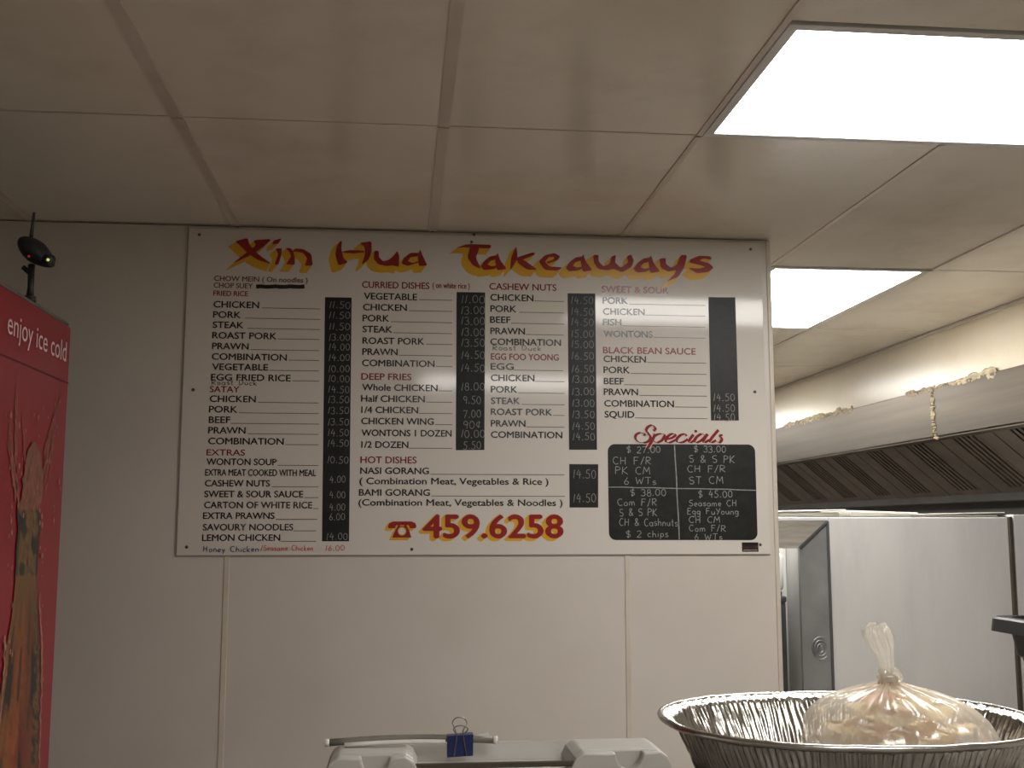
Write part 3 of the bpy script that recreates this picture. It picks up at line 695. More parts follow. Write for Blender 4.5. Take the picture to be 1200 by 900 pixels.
def scrawl(ink, txt, pl, pr, pb, hpx, w=.0022, h=.0012, j=.02):
    adv = 0; st = []
    i = 0
    while i < len(txt):
        c = txt[i]
        if c == '¢': c = 'c|'
        wd, ss = G[c]
        oy = hr.uniform(-.05, .05)
        for s in ss: st.append([(adv+x+hr.uniform(-j, j), y+oy+hr.uniform(-j, j)) for x, y in s])
        adv += wd+.12; i += 1
    adv -= .12
    x0, z0 = S(pl, pb); x1, _ = S(pr, pb); _, z1 = S(pl, pb-hpx)
    fx, fz = (x1-x0)/adv, (z1-z0)
    for s in st:
        q = [(x0+x*fx, z0+y*fz) for x, y in s]; cur = [q[0]]
        for i in range(1, len(q)):
            cur.append(q[i])
            if i < len(q)-1:
                d1 = Vector(q[i])-Vector(q[i-1]); d2 = Vector(q[i+1])-Vector(q[i])
                if d1.length > 0 and d2.length > 0 and d1.angle(d2) > .8:
                    ink.ribbon(cur, w, h); cur = [q[i]]
        ink.ribbon(cur, w, h)
def prices(ix, zf, xl_, xr_2, rows, hpx=7.6, m='chalk', slope=0):
    k = Ink()
    for txt, y in rows:
        sh = slope*(y-300)
        wd = (xr_2-xl_)*(.75 if len(txt) < 5 else 1)
        a = zf(xl_+sh+(0 if len(txt) == 5 else 8), y); b = zf(xl_+sh+wd+(0 if len(txt) == 5 else 8), y)
        scrawl(k, txt, a[0], b[0], a[1]+hpx/2, hpx, .0017)
    k.build('chalk_prices', M[m], strips[ix])
pc = ['11.50', '11.50', '11.50', '13.00', '14.00', '14.00', '10.00', '10.00', '14.50', '13.50', '13.50', '13.50', '14.50', '14.50', '10.50', '4.00', '4.00', '4.00', '6.00', '14.00']
py_ = [77, 110, 148, 183, 215, 250, 287, 320, 355, 388, 425, 462, 498, 532, 587, 652, 702, 743, 775, 840]
Z5 = lambda x, y: (370+x/2.8125, 330+y/2.8125)
prices(0, Z5, 42, 112, list(zip(pc, py_)), 8, slope=-.012)
prices(1, lambda x, y: (200+x/3.3333, 260+y/3.3333), 1135, 1228, [('11.00', 302), ('13.00', 345), ('13.00', 387), ('13.00', 430), ('13.50', 472), ('14.50', 520), ('14.50', 570), ('18.00', 643), ('9.50', 695), ('7.00', 750), ('90¢', 792), ('10.00', 828), ('5.50', 873)], 9)
prices(2, Z2, 430, 518, [('14.50', 305), ('14.50', 350), ('14.50', 390), ('15.00', 437), ('15.00', 478), ('16.50', 523), ('16.50', 573), ('13.00', 615), ('13.00', 662), ('13.00', 707), ('13.50', 752), ('14.50', 797), ('14.50', 838)], 8.5, slope=.012)
prices(3, Z2, 982, 1066, [('14.50', 685), ('14.50', 727), ('14.50', 763)], 8.5, slope=.012)
prices(4, Z4, 372, 462, [('14.50', 385), ('14.50', 478)], 10)
k = Ink()
ZS = lambda x, y: (690+x/5.295, 490+y/5.295)
for txt, a, b, y, hh in [('$ 27.00', 235, 445, 215, 40), ('CH F/R', 150, 390, 285, 45), ('PK CM', 163, 385, 348, 45), ('6 WTs', 218, 420, 410, 42), ('$ 33.00', 652, 852, 212, 40), ('S & S PK', 622, 908, 275, 45), ('CH F/R', 612, 850, 335, 42), ('ST CM', 622, 838, 408, 45),
        ('$ 38.00', 258, 480, 482, 42), ('Com F/R', 178, 425, 543, 42), ('S & S PK', 190, 425, 607, 45), ('CH & Cashnuts', 190, 552, 668, 45), ('$ 2 chips', 232, 495, 738, 42), ('$ 45.00', 680, 892, 492, 42), ('Seasame CH', 622, 920, 545, 38), ('Egg FuYoung', 612, 930, 597, 38), ('CH CM', 622, 818, 650, 38), ('Com F/R', 622, 852, 702, 38), ('6 WTs', 655, 830, 755, 38)]:
    scrawl(k, txt, ZS(a, y)[0], ZS(b, y)[0], ZS(a, y)[1], hh/5.295, .0021)
k.ribbon([S(*ZS(532+30*i/8+hr.uniform(-1.5, 1.5), 168+585*i/8)) for i in range(9)], .0035, .0012)
k.ribbon([S(*ZS(122+915*i/10, 428+18*i/10+hr.uniform(-2, 2))) for i in range(11)], .0030, .0012)
k.build('chalk_writing', M['chalk'], spec)
k = Ink(); scrawl(k, 'Honey Chicken', *[Z3(127, 0)[0], Z3(345, 0)[0]], Z3(0, 689)[1], 6.6, .0023); o = k.build('handwritten_note', M['bluepen'], sign); o['label'] = 'note in blue marker'
k = Ink(); scrawl(k, '/Seasame Chicken', Z3(352, 0)[0], Z3(557, 0)[0], Z3(0, 684)[1], 6.2, .002); scrawl(k, '16.00', Z3(605, 0)[0], Z3(680, 0)[0], Z3(0, 684)[1], 6.2, .002)
o = k.build('handwritten_note', M['redpen'], sign); o['label'] = 'note in red marker'
for zf, a, b, y in ((Z1, 160, 338, 636), (Z2, 125, 315, 501)):
    k = Ink(); scrawl(k, 'Roast Duck', zf(a, y)[0], zf(b, y)[0], zf(a, y)[1], 6, .0016); o = k.build('handwritten_note', M['ink'], sign); o['label'] = 'dish added in thin black pen'

# script word over the specials board
sp = lambda x, y: S(735+x/9.23, 490+y/9.23)
def catmull(p, n=6):
    o = []
    for i in range(len(p)-1):
        p0, p1, p2, p3 = p[max(i-1, 0)], p[i], p[i+1], p[min(i+2, len(p)-1)]
        for k_ in range(n):
            t_ = k_/n
            o.append(tuple(.5*(2*p1[c]+(p2[c]-p0[c])*t_+(2*p0[c]-5*p1[c]+4*p2[c]-p3[c])*t_*t_+(-p0[c]+3*p1[c]-3*p2[c]+p3[c])*t_**3) for c in (0, 1)))
    return o+[p[-1]]
SCR = [[(285, 138), (304, 112), (270, 78), (225, 95), (205, 132), (228, 168), (250, 205), (236, 242), (190, 265), (130, 260), (90, 225), (96, 180), (140, 158), (182, 168), (188, 190)],
 [(300, 172), (275, 230), (220, 325)], [(282, 205), (330, 175), (385, 172), (402, 192), (375, 238), (325, 264), (285, 250)],
 [(425, 228), (480, 215), (520, 185), (500, 170), (460, 180), (420, 222), (420, 256), (460, 264), (520, 236)],
 [(640, 195), (622, 172), (575, 185), (535, 225), (545, 260), (600, 260), (655, 228)],
 [(715, 178), (668, 245), (690, 262), (745, 225)], [(850, 190), (800, 173), (750, 205), (725, 245), (750, 264), (800, 240), (850, 190)], [(868, 172), (822, 245), (840, 262), (885, 235)],
 [(985, 128), (895, 240), (912, 263), (960, 240)], [(1030, 182), (1002, 192), (1022, 228), (1000, 262), (965, 256)]]
for nm, mt, ex_, hh in (('specials_outline', 'board', .0045, .0014), ('specials_lettering', 'maroon', 0, .0020)):
    k = Ink()
    for s in SCR:
        c = catmull(s); ws = []
        for i in range(len(c)):
            a, b = c[max(i-1, 0)], c[min(i+1, len(c)-1)]
            dx, dy = b[0]-a[0], b[1]-a[1]; L = math.hypot(dx, dy) or 1
            dn = max(0, dy/L*.8-dx/L*.35) if dy > 0 else max(0, -dy/L*.8+dx/L*.35)*.9
            ws.append(.0022+.0085*min(1, dn)+ex_)
        k.ribbon([sp(*q) for q in c], ws, hh)
    k.poly([sp(740+(17+ex_*2500)*math.cos(a*.4488), 142+(15+ex_*2500)*math.sin(a*.4488)) for a in range(14)], hh)
    k.build(nm, M[mt], sign)

# sign writer's small label, screws
k = Ink(); a, b = S(*Z4(1031, 652)), S(*Z4(1096, 688)); k.quad(a[0], b[1], b[0], a[1], .0008); lab = k.build('maker_label', M['ink'], sign)
k = Ink(); hr2 = random.Random(3)
c0, c1 = Z4(1036, 672), Z4(1091, 672)
k.ribbon([S(c0[0]+(c1[0]-c0[0])*i/26, c0[1]+(2.6 if i % 2 else -2.6)*(.6+.4*hr2.random())) for i in range(27)], .0016, .0012)
k.build('label_lettering', M['maroon2'], lab)
k = Ink(); x0_, z0_ = S(*Z4(1036, 684)); x1_, _ = S(*Z4(1091, 684)); k.quad(x0_, z0_, x1_, z0_+.0025, .0012); k.build('label_line', M['chalk'], lab)
for (px, py) in [Z1(112, 50), Z1(88, 656), Z3(62, 670), Z3(942, 679), Z4(1103, 661), Z4(1082, 64), Z2(1132, 107), Z2(42, 79), Z2(52, 50)]:
    x, z = S(px, py); bm = bmesh.new()
    bmesh.ops.create_uvsphere(bm, u_segments=12, v_segments=6, radius=.0048, matrix=Matrix.Translation((x, DW-.0005, z)) @ Matrix.Diagonal((1, .45, 1, 1)))
    done('screw', bm, M['screw'], sign, smooth=True)
adopt(sign)

# ---------------------------------------------------------------- drinks cooler
c_far = at(84, 378, 1, 2.9); ZC = c_far.z; xf = c_far.x; yfar = 2.9
fr = thing('drinks_cooler', (xf-.33, yfar-.37, 0), 'tall red drinks cooler with a bottle picture and enjoy ice cold lettering', 'drinks cooler')
DEP = .74
bm = bmesh.new(); box(bm, (xf-.66, yfar-DEP, .06), (xf, yfar, ZC-.012), .006, 2); done('body', bm, M['fridge'], fr)
bm = bmesh.new(); box(bm, (xf-.65, yfar-DEP+.01, ZC-.012), (xf-.004, yfar-.004, ZC-.002), .003, 1); done('top_cap', bm, M['fridgedark'], fr)
bm = bmesh.new(); box(bm, (xf-.64, yfar-DEP+.02, 0), (xf-.02, yfar-.02, .06)); done('plinth', bm, M['fridgedark'], fr)
bm = bmesh.new(); box(bm, (xf-.64, yfar-DEP-.045, .12), (xf-.02, yfar-DEP-.002, ZC-.26), .006, 2); door = done('door', bm, M['fridgedark'], fr)
bm = bmesh.new(); tube(bm, [(xf-.07, yfar-DEP-.05, .8), (xf-.07, yfar-DEP-.085, .85), (xf-.07, yfar-DEP-.085, 1.25), (xf-.07, yfar-DEP-.05, 1.3)], .012, 10); done('door_handle', bm, M['steel'], door, smooth=True)
def Sd(px, py): p = at(px, py, 0, xf); return p.y, p.z         # on the cooler's side
class Side(Ink):
    def poly(s, pts, h):
        n = len(s.v); s.v += [(xf+h, y, z) for y, z in pts]; s.f.append(tuple(range(n, n+len(pts))))
    def ribbon(s, pts, ws, h):
        n = len(pts); base = len(s.v)
        for i, p in enumerate(pts):
            a = pts[max(i-1, 0)]; b = pts[min(i+1, n-1)]
            dx, dz = b[0]-a[0], b[1]-a[1]; L = math.hypot(dx, dz) or 1
            w = ws[i] if isinstance(ws, list) else ws
            s.v += [(xf+h, p[0]-dz/L*w/2, p[1]+dx/L*w/2), (xf+h, p[0]+dz/L*w/2, p[1]-dx/L*w/2)]
        for i in range(n-1):
            q = base+2*i; s.f.append((q, q+1, q+3, q+2))
    def build(s, name, m, parent):
        me = bpy.data.meshes.new(name); me.from_pydata(s.v, [], s.f); me.update()
        return link(name, me, m, parent)
v, f = glyphs('enjoy ice cold', .0)
ya, za = Sd(8, 390); yb_, zb_ = Sd(77, 419)
_, zt = Sd(8, 372)
mn = min(q[0] for q in v); mx = max(q[0] for q in v)
xh = max(q[1] for q in glyphs('x', 0.0)[0])
k = Side(); sy_ = (zt-za)/xh
k.v = [(xf+.0012, ya+(q[0]-mn)/(mx-mn)*(yb_-ya), za+(zb_-za)*0+q[1]*sy_) for q in v]; k.f = [tuple(p) for p in f]
k.build('lettering', M['pinkwhite'], fr)
k = Side(); zs = Sd(84, 452)[1]; k.poly([(yfar-DEP+.01, zs), (yfar-.003, zs), (yfar-.003, zs+.004), (yfar-DEP+.01, zs+.004)], .001); k.build('header_seam', M['seam'], fr)
# printed bottle with splashing drink: a grid coloured as artwork
def artwork_mat():
    m = bpy.data.materials.new('bottle_print'); m.use_nodes = True
    n = m.node_tree.nodes; l = m.node_tree.links
    at_ = n.new('ShaderNodeVertexColor'); at_.layer_name = 'art'
    l.new(at_.outputs[0], n['Principled BSDF'].inputs['Base Color']); n['Principled BSDF'].inputs['Roughness'].default_value = .3
    return m
prof = [(518, 36, 41), (535, 30, 47), (560, 26, 50), (585, 24, 48), (597, 18, 44), (605, 19, 47), (622, 20, 46), (640, 18, 44), (668, 17, 43), (690, 16, 42), (720, 13, 43), (760, 6, 45), (800, 1, 45), (850, -6, 44), (900, -12, 43), (960, -16, 42)]
def art_col(v_, u_, y_):
    nz = noise.noise(Vector((u_*5, y_*.035, 1)))
    n2 = noise.noise(Vector((u_*14, y_*.11, 4)))
    edge = abs(u_-.5)*2
    if y_ < 596: base = Vector((.46, .22, .15))*(1+.7*n2)+Vector((.16, .10, .07))*nz
    elif y_ < 676:
        base = Vector((.30, .21, .07))*(1+.9*n2)
        if nz > .18: base = Vector((.02, .035, .012))
        if edge > .8: base = Vector((.035, .04, .02))
    else:
        k_ = min(1, (y_-676)/90)
        amber = Vector((.42, .13, .015)); brown = Vector((.06, .012, .006)); gold = Vector((.36, .25, .06))
        base = amber.lerp(gold, max(0, 1-u_*2.4)*.8).lerp(brown, max(0, u_-.45)*1.5)
        n3 = noise.noise(Vector((u_*11, y_*.012, 7)))
        base = base*(1+.5*n2+.9*n3)
        if n3 < -.22: base = Vector((.03, .012, .008))
        if u_ > .86: base = Vector((.30, .22, .10)) if n2 > 0 else Vector((.03, .03, .012))
        if y_ > 860 and nz > .05: base = base.lerp(Vector((.35, .03, .03)), .6)
        base = Vector((.33, .20, .06)).lerp(base, k_)
    return tuple(max(0, c*k2) for c, k2 in zip(base, (.50, .36, .32)))
NU, NV = 24, 120
verts, cols = [], []
for j in range(NV+1):
    yy = prof[0][0]+(prof[-1][0]-prof[0][0])*j/NV
    for a, b in zip(prof, prof[1:]):
        if a[0] <= yy <= b[0]: t_ = (yy-a[0])/(b[0]-a[0]); L_, R_ = a[1]+(b[1]-a[1])*t_, a[2]+(b[2]-a[2])*t_; break
    jag = 2.2 if yy < 600 else .5
    for i in range(NU+1):
        u_ = i/NU
        px = L_+(R_-L_)*u_+(jag*noise.noise(Vector((yy*.12, 3 if i == 0 else 8, 0))) if i in (0, NU) else 0)
        q = Sd(px, yy); verts.append((xf+.0022, q[0], q[1])); cols.append(art_col(0, u_, yy))
faces = [(j*(NU+1)+i, j*(NU+1)+i+1, (j+1)*(NU+1)+i+1, (j+1)*(NU+1)+i) for j in range(NV) for i in range(NU)]
o = pyd('bottle_picture', verts, faces, artwork_mat(), fr)
ca = o.data.color_attributes.new('art', 'FLOAT_COLOR', 'POINT')
for i, c in enumerate(cols): ca.data[i].color = (*c, 1)
k = Side(); rs = random.Random(11)
for base_ in ([(22, 600), (16, 560), (12, 520), (11, 490), (8, 468)], [(26, 590), (19, 545), (17, 500), (20, 455), (22, 430)], [(46, 596), (54, 560), (60, 525), (62, 495), (66, 465)], [(43, 585), (52, 545), (57, 505), (70, 470), (72, 445)], [(18, 575), (13, 535), (6, 500)], [(30, 540), (26, 505), (24, 470)], [(48, 560), (60, 510), (66, 480)]):
    for rep in range(3):
        s = [(x+rs.uniform(-2.5, 2.5), y+rs.uniform(-6, 6)) for x, y in base_]
        c = catmull(s, 9); n_ = len(c); a0 = rs.randint(0, n_//3); a1 = rs.randint(2*n_//3, n_)
        c = c[a0:a1]; n_ = len(c)
        k.ribbon([Sd(x+rs.uniform(-.7, .7), y) for x, y in c], [max(.0012, (.009*(1-i/n_)+.0015)*rs.uniform(.2, 1.2)) for i in range(n_)], .0015+rs.uniform(0, .0005))
k.build('splash_picture', M['splashprint'], fr)
k = Side()
for i in range(70):
    if rs.random() < .5: px, py = rs.uniform(3, 14) if rs.random() < .5 else rs.uniform(45, 52), rs.uniform(600, 800)
    else: px, py = rs.uniform(4, 70), rs.uniform(470, 610)
    q = Sd(px, py); r_ = rs.uniform(.002, .006)
    k.poly([(q[0]+r_*math.cos(a*.785), q[1]+r_*1.3*math.sin(a*.785)) for a in range(8)], .0026+i*.000004)
for s in ([(4, 745), (3, 790), (-2, 850), (-4, 900)], [(45, 700), (47, 740), (48, 790), (46, 840), (45, 900)]):
    c = catmull(s, 10); k.ribbon([Sd(x+rs.uniform(-.8, .8), y) for x, y in c], [rs.uniform(.003, .012) for _ in c], .0030)
k.build('droplet_picture', M['dropprint'], fr)
adopt(fr)

# ---------------------------------------------------------------- wireless camera on the cooler
YC = 2.62
def Cm(px, py): p = at(px, py, 1, YC); return p
base = Cm(36, 336); 
cm = thing('wireless_camera', (base.x, YC, ZC-.002), 'small black wireless camera with antenna standing on the red cooler', 'camera')
bm = bmesh.new()
bmesh.ops.create_cone(bm, cap_ends=True, segments=24, radius1=.014, radius2=.012, depth=.012, matrix=Matrix.Translation((base.x, YC, ZC+.004)))
done('foot', bm, M['black'], cm)
a = Cm(37, 310); bm = bmesh.new(); tube(bm, [(base.x, YC, ZC+.008), (base.x, YC, base.z), (a.x, YC, a.z)], [.009, .007, .008], 12); done('post', bm, M['black'], cm, smooth=True)
a, b = Cm(27, 313), Cm(34, 319); bm = bmesh.new(); tube(bm, [a, b], [.006, .006], 10); done('clamp_knob', bm, M['black'], cm, smooth=True)
c = Cm(43, 296); bm = bmesh.new()
bmesh.ops.create_uvsphere(bm, u_segments=28, v_segments=18, radius=1)
ang = math.radians(-38)
for v_ in bm.verts:
    p = v_.co.copy()
    k_ = 1-.30*max(0, p.x)-.05*p.x*p.x
    p = Vector((p.x*.052, p.y*.030*k_, p.z*.027*k_))
    p = Matrix.Rotation(-ang, 3, 'Y') @ p
    v_.co = p+c
done('shell', bm, M['black'], cm, smooth=True)
l0 = Cm(59, 305); l1 = Cm(65, 308)
bm = bmesh.new(); tube(bm, [l0+Vector((-.004, -.010, 0)), l0+Vector((.008, -.022, -.004))], [.014, .012], 16); done('lens_barrel', bm, M['black'], cm, smooth=True)
q = Cm(61, 308); bm = bmesh.new(); bmesh.ops.create_uvsphere(bm, u_segments=10, v_segments=6, radius=.0035, matrix=Matrix.Translation((q.x+.0, YC-.030, q.z))); o = done('light_spot', bm, M['glint_yellow'], cm); o['label'] = 'yellow glint'
q = Cm(38, 303.5); bm = bmesh.new(); bmesh.ops.create_uvsphere(bm, u_segments=10, v_segments=6, radius=.003, matrix=Matrix.Translation((q.x, YC-.026, q.z))); o = done('light_spot', bm, M['led_red'], cm); o['label'] = 'red indicator light'
a, b = Cm(36, 282), Cm(40, 249); bm = bmesh.new(); tube(bm, [a, a.lerp(b, .5), b], [.0046, .004, .003], 10); done('antenna', bm, M['black'], cm, smooth=True)
adopt(cm)

# ---------------------------------------------------------------- service counter
HR = .247                                         # rim of the foil tray below eye level
ZR = EYE-HR; ZCT = ZR-.088
ct = thing('service_counter', (.4, 1.4, 0), 'pale service counter carrying the foil tray and the grey plastic machine', 'counter')
bm = bmesh.new(); box(bm, (-.9, 1.06, ZCT-.03), (1.35, 1.53, ZCT), .006, 2); done('countertop', bm, M['counter'], ct)
bm = bmesh.new(); box(bm, (-.86, 1.1, 0), (1.3, 1.5, ZCT-.03)); done('counter_body', bm, M['counter'], ct)
adopt(ct)

# foil tray
TC = Vector((2.405*HR, 5.933*HR, 0)); TA, TB = .99*HR, .843*HR
ft_ = thing('foil_tray', (TC.x, TC.y, ZCT), 'large oval aluminium foil roasting tray at the front right of the counter', 'foil tray')
NA = 640
def el(a, k_, z, wob=0.0):
    c_, s_ = math.cos(a), math.sin(a); e = 2/2.25
    x = math.copysign(abs(c_)**e, c_)*TA*k_; y_ = math.copysign(abs(s_)**e, s_)*TB*k_
    L = math.hypot(x, y_) or 1
    return (TC.x+x*(1+wob/L), TC.y+y_*(1+wob/L), z)
hb = ZR-ZCT
def crinkle(a, zf_):
    u_ = a*26
    return (0.0020*math.sin(a*150+2.2*noise.noise(Vector((a*7, zf_*1.5, 0))))+.0028*noise.noise(Vector((a*60, zf_*2.5, 3)))+.002*noise.noise(Vector((a*120, zf_*6, 9))))
rowsT = [(.25, .001, 0), (.55, .001, 0), (.74, .001, 0), (.785, .004, .25), (.80, .012, .6)]
for i in range(1, 13): rowsT.append((.80+.135*i/12, .012+(hb-.02)*i/12, 1.0))
rowsT += [(.945, hb-.007, .5), (.966, hb-.0055, .15), (.986, hb-.0035, .1), (1.0, hb-.001, .05), (1.006, hb-.006, .05), (.998, hb-.010, .05), (.985, hb-.008, .05)]
verts = [(TC.x, TC.y, ZCT+.001)]; faces = []
for ri, (k_, z, w) in enumerate(rowsT):
    for i in range(NA):
        a = 2*math.pi*i/NA
        rimw = .0012*noise.noise(Vector((math.cos(a)*6, math.sin(a)*6, ri*.3)))+.0022*noise.noise(Vector((a*38, ri*.4, 2))) if ri >= 17 else 0
        verts.append(el(a, k_, ZCT+z+rimw+(.0015*math.sin(a*60)*w if ri == 17 else 0), crinkle(a, z/hb)*w))
for i in range(NA): faces.append((0, 1+i, 1+(i+1) % NA))
for r_ in range(len(rowsT)-1):
    for i in range(NA):
        j = (i+1) % NA; faces.append((1+r_*NA+i, 1+r_*NA+j, 1+(r_+1)*NA+j, 1+(r_+1)*NA+i))
nb = 17
split = [f_ for f_ in faces]
o = pyd('pan', verts, faces, M['foil'], ft_)
for p in o.data.polygons: p.use_smooth = True
bm = bmesh.new(); tube(bm, [el(2*math.pi*i/200, 1.004, ZR-.0045+.0012*noise.noise(Vector((i*.2, 0, 5)))) for i in range(201)], .0042, 8, False)
done('rolled_rim', bm, M['foil'], ft_, smooth=True)
adopt(ft_)

# bag of prawn crackers
YBG = 1.46
def Bp(px, py): return at(px, py, 1, YBG)
zb0 = ZCT+.0045
kn = Bp(1042, 796); tp_ = Bp(1026, 733); bc = Bp(1053, 860)
ztop_b = Bp(1042, 806).z
RX = (Bp(1160, 860).x-Bp(948, 860).x)/2; RY = .112
bag = thing('plastic_bag', (bc.x, YBG, zb0), 'knotted clear plastic bag of prawn crackers sitting in the foil tray', 'bag')
NU_, verts, faces = 160, [], []
prof_b = [(0, .0, 0), (.45, .0, 0), (.80, .004, .2), (.94, .018, .5), (1.0, .045, .8), (.985, .066, .9), (.93, .085, 1), (.83, .101, 1.2), (.70, .113, 1.4), (.54, .121, 1.7), (.38, .127, 2.0), (.24, .131, 2.3), (.14, .135, 2.4), (.085, .139, 1.6)]
Hm = ztop_b-zb0; 
rings = []
for (r_, z, w) in prof_b:
    rings.append((r_, zb0+z/.131*Hm, w, bc.x+(kn.x-bc.x)*min(1, (z/.131)**2), YBG, RX, RY))
neck = [(kn.x, kn.z-.006, .0105, .8), (kn.x, kn.z+.004, .012, .8), (kn.x-.001, kn.z+.012, .009, .9), (kn.x-.003, kn.z+.02, .010, 1), (kn.x-.006, kn.z+.032, .0125, 1.3), (kn.x-.010, kn.z+.044, .0165, 1.7), (kn.x-.014, kn.z+.054, .0185, 2.4), (kn.x-.017, kn.z+.063, .017, 3.0), (tp_.x, tp_.z, .010, 3.2), (tp_.x+.002, tp_.z+.001, .004, 2.0)]
for (x, z, r_, w) in neck: rings.append((1, z, w*.35, x, YBG, r_, r_*.8))
rb = random.Random(2)
for ri, (r_, z, w, cx_, cy_, ax_, ay_) in enumerate(rings):
    for i in range(NU_):
        a = 2*math.pi*i/NU_
        nk = ri >= len(prof_b)
        pl = math.sin(a*(17 if ri < len(prof_b) else 9)+1.5*noise.noise(Vector((math.cos(a)*3, math.sin(a)*3, z*14))))*.5+noise.noise(Vector((math.cos(a)*9, math.sin(a)*9, z*20)))
        if nk: wv = 1+w*.16*pl+ (.10*w*math.sin(a*5+ri*.5)); zz = z+(.0065*noise.noise(Vector((math.cos(a)*2.6, math.sin(a)*2.6, 5)))*(w-.35)*1.6 if ri > len(prof_b)+5 else 0)
        else:
            lump = .09*noise.noise(Vector((math.cos(a)*2.2, math.sin(a)*2.2, z*12)))+.035*noise.noise(Vector((math.cos(a)*6, math.sin(a)*6, z*40)))
            wv = 1+lump*(r_ > .3)+.035*w*pl*(1 if r_ > .3 else 1.6); zz = z+.0016*w*pl*(ri > 3)
        verts.append((cx_+math.cos(a)*ax_*r_*wv, cy_+math.sin(a)*ay_*r_*wv, max(zb0, zz)))
for r_ in range(len(rings)-1):
    for i in range(NU_):
        j = (i+1) % NU_; faces.append((r_*NU_+i, r_*NU_+j, (r_+1)*NU_+j, (r_+1)*NU_+i))
o = pyd('film', verts, faces, M['film'], bag, smooth=True)
bm = bmesh.new()
for t_ in range(9):
    cen = Vector((kn.x+.0085*math.cos(t_*1.4), YBG-.002+.009*math.sin(t_*1.4), kn.z+.003+.006*math.sin(t_*2.1)))
    bmesh.ops.create_icosphere(bm, subdivisions=3, radius=.0075, matrix=Matrix.Translation(cen) @ Matrix.Rotation(t_, 4, 'Y') @ Matrix.Diagonal((1.35, .9, .75, 1)))
for v_ in bm.verts: v_.co += noise.noise_vector(v_.co*140)*.0022
done('knot', bm, M['film'], bag, smooth=True)
adopt(bag)
# crackers inside: curled discs, each one its own
def cracker_mesh(seed):
    bm = bmesh.new(); n = 22; rg = []
    for sgn in (1, -1):
        for r_ in (0, .5, .85, 1.0):
            row = []
            for i in range(n):
                a = 2*math.pi*i/n; rr = .0255*r_*(1+.14*noise.noise(Vector((math.cos(a)*1.3, math.sin(a)*1.3, seed))))
                x, y_ = rr*math.cos(a), rr*math.sin(a)*.85
                z = 8*x*x+.0028*noise.noise(Vector((x*90, y_*90, seed)))+sgn*.0016*(1-r_**2*.7)
                row.append(bm.verts.new((x, y_, z)))
            rg.append(row)
    top, bot = rg[:4], rg[4:]
    for L in (top, bot):
        for a, b in zip(L, L[1:]):
            for i in range(n):
                j = (i+1) % n; bm.faces.new((a[i], a[j], b[j], b[i]))
    for i in range(n):
        j = (i+1) % n; bm.faces.new((top[3][i], top[3][j], bot[3][j], bot[3][i]))
    bmesh.ops.remove_doubles(bm, verts=bm.verts, dist=.0002)
    bmesh.ops.recalc_face_normals(bm, faces=bm.faces)
    me = bpy.data.meshes.new('prawn_cracker'); bm.to_mesh(me); bm.free()
    for p in me.polygons: p.use_smooth = True
    return me
cms = []
for s_ in range(4):
    me = cracker_mesh(s_*3.7); me.materials.append(M['cracker'] if s_ != 2 else M['cracker_pink']); cms.append(me)
rc = random.Random(4); cnt = 0
for lv in range(6):
    z = zb0+.010+lv*.0185
    sc_ = [.78, .86, .87, .82, .72, .52][lv]
    for iy in range(-3, 4):
        for ix in range(-3, 4):
            x = (ix+(.5 if (iy+lv) % 2 else 0))*.0535; y_ = iy*.0475
            if (x/(RX*sc_-.010))**2+(y_/(RY*sc_-.006))**2 > 1: continue
            c_ = bpy.data.objects.new('prawn_cracker', cms[rc.choice((0, 0, 1, 1, 3, 2))]); COL.objects.link(c_)
            c_.location = (bc.x+x+rc.uniform(-.001, .001), YBG+y_, z)
            c_.rotation_euler = (rc.uniform(-.22, .22), rc.uniform(-.12, .12), rc.choice((0, math.pi))+rc.uniform(-.25, .25))
            tag(c_, 'curled cream prawn cracker inside the knotted plastic bag', 'prawn cracker', 'prawn crackers in the plastic bag'); cnt += 1

# ---------------------------------------------------------------- grey plastic machine on the counter
YM = 1.30
def Mp(px, py, y=YM): p = at(px, py, 1, y); return p.x, p.z
mc = thing('counter_machine', (Mp(585, 890)[0], YM+.05, ZCT), 'pale grey plastic counter machine with two end housings and clear cover', 'machine')
def housing(pl, pr, ptl, notch, name):
    zt = Mp(600, 884)[1]
    x0, x1 = Mp(pl, 890)[0], Mp(pr, 890)[0]
    sl = .012
    def outline(nt):
        o = [(x0-.002, ZCT+.001), (x1+.002, ZCT+.001), (x1, zt-.016), (x1-.005, zt-.006), (x1-.014, zt)]
        if nt:
            cxn = Mp(notch, 890)[0]
            o += [(cxn+.016*math.cos(math.radians(t_)), zt-.001-.019*math.sin(math.radians(t_))) for t_ in range(0, 181, 15)]
        o += [(x0+.014, zt), (x0+.005, zt-.006), (x0, zt-.016)]
        return o
    bm = bmesh.new()
    prism(bm, outline(True), YM, YM+.018); prism(bm, outline(False), YM+.018, YM+.085)
    o = done(name, bm, M['machine'], mc)
    mod = o.modifiers.new('bevel', 'BEVEL'); mod.width = .0025; mod.segments = 2; mod.limit_method = 'ANGLE'
    return x0, x1, zt
a0, a1, zt = housing(381, 490, 879, 440, 'end_housing')
b0, b1, _ = housing(670, 788, 868, 738, 'end_housing')
bm = bmesh.new(); box(bm, (a1-.001, YM+.02, ZCT+.001), (b0+.001, YM+.08, zt-.022), .003, 1); done('bed', bm, M['machine'], mc)
bm = bmesh.new(); box(bm, (a1-.004, YM+.006, zt-.016), (b0+.004, YM+.012, zt-.010), .001, 1); done('crossbar', bm, M['steel'], mc)
zc = Mp(630, 869, YM+.08)[1]
bm = bmesh.new(); box(bm, (a1-.03, YM+.0865, ZCT+.001), (b1-.02, YM+.0895, zc), .001, 1); done('clear_cover', bm, M['acrylic'], mc)
adopt(mc)

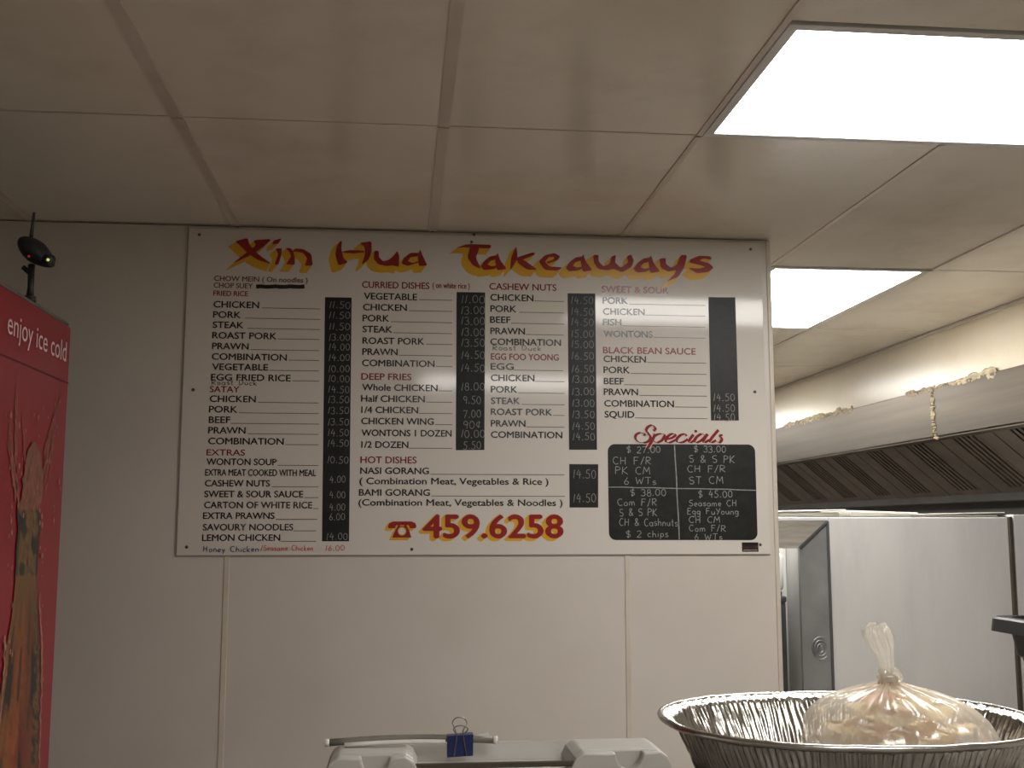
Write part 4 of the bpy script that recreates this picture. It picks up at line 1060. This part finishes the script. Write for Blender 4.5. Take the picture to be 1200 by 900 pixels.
# folded menu with its binder clip
YP = YM+.062
def Pp(px, py): return at(px, py, 1, YP)
p0, p1, p2 = Pp(384, 873), Pp(460, 868), Pp(580, 870)
pm = thing('rolled_menu', (p1.x, YP, zt), 'rolled paper menu lying across the grey plastic counter machine', 'paper roll')
bm = bmesh.new()
def sw(dx, dz): return [Vector((p0.x+(p2.x-p0.x)*i/10+dx, YP, p0.z+(p2.z-p0.z)*i/10+.004*math.sin(i/10*math.pi)+dz)) for i in range(11)]
zoff = max(0, zt+.0045-min(p0.z, p2.z))
tube(bm, sw(0, zoff), .0042, 12, True)
done('roll', bm, M['paperdark'], pm, smooth=True)
bm = bmesh.new(); tube(bm, [p + Vector((0, -.004, -.0035)) for p in sw(0, zoff)[1:8]], .0028, 10, True); done('inner_sheet', bm, M['paper'], pm, smooth=True)
e0, e1 = sw(0, zoff)[0], sw(0, zoff)[-1]
bm = bmesh.new(); tube(bm, [e1+Vector((-.002, 0, 0)), e1+Vector((.003, 0, 0))], .0046, 12); tube(bm, [e0+Vector((-.003, 0, 0)), e0+Vector((.002, 0, 0))], .0044, 12); done('end_edge', bm, M['paper'], pm, smooth=True)
bm = bmesh.new(); q = [Pp(549, 868), Pp(573, 862), Pp(576, 869), Pp(552, 871)]
vs = [bm.verts.new((p.x, YP+.006+d, p.z+zoff)) for d in (0, .0008) for p in q]
for f_ in ((0, 1, 2, 3), (7, 6, 5, 4), (0, 4, 5, 1), (1, 5, 6, 2), (2, 6, 7, 3), (3, 7, 4, 0)): bm.faces.new([vs[i] for i in f_])
done('loose_corner', bm, M['paper'], pm)
adopt(pm)
cx_ = (Pp(524, 870).x+Pp(554, 870).x)/2; cw = Pp(554, 870).x-Pp(524, 870).x
ztp = Pp(538, 862).z+zoff*.5; zbm = Pp(538, 886).z
cl = thing('binder_clip', (cx_, YP, zbm), 'blue binder clip with wire handles clamped on the rolled menu', 'binder clip')
bm = bmesh.new()
# triangular section, spine on top, jaws at the bottom in front and behind
sec = [(-.0055, zbm-ztp), (-.0075, 0), (.0065, 0), (.0055, zbm-ztp), (.0047, zbm-ztp), (.0055, -.001), (-.0065, -.001), (-.0047, zbm-ztp)]
sec = [(y_*1.0-.0, z) for y_, z in sec]
va = [bm.verts.new((cx_-cw/2, YP-.002+y_, ztp+z)) for y_, z in sec]; vb = [bm.verts.new((cx_+cw/2, YP-.002+y_, ztp+z+.0015)) for y_, z in sec]
for i in range(len(sec)):
    j = (i+1) % len(sec); bm.faces.new((va[i], va[j], vb[j], vb[i]))
bm.faces.new(va[::-1]); bm.faces.new(vb)
done('clip_body', bm, M['bluemetal'], cl)
for (dy, lean, hgt) in ((-.0090, -.002, .68), (.0070, .004, 1.0)):
    top = ztp+(Pp(536, 844).z-Pp(536, 862).z)*hgt*1.0
    bm = bmesh.new(); y0_ = YP-.002+dy
    pts = [(cx_-.0075, y0_, zbm+.002), (cx_-.0045, y0_, ztp), (cx_-.007, y0_+lean*.5, ztp+(top-ztp)*.45), (cx_-.0085, y0_+lean, ztp+(top-ztp)*.72), (cx_-.004, y0_+lean, top), (cx_+.004, y0_+lean, top), (cx_+.0085, y0_+lean, ztp+(top-ztp)*.72), (cx_+.007, y0_+lean*.5, ztp+(top-ztp)*.45), (cx_+.0035, y0_, ztp), (cx_+.0075, y0_, zbm+.002)]
    tube(bm, [(x, y_, z) for (x, z), y_ in zip(catmull([(p[0], p[2]) for p in pts], 4), [q_[0] for q_ in catmull([(p[1], 0) for p in pts], 4)])], .0008, 6)
    done('wire_handle', bm, M['wire'], cl, smooth=True)
adopt(cl)
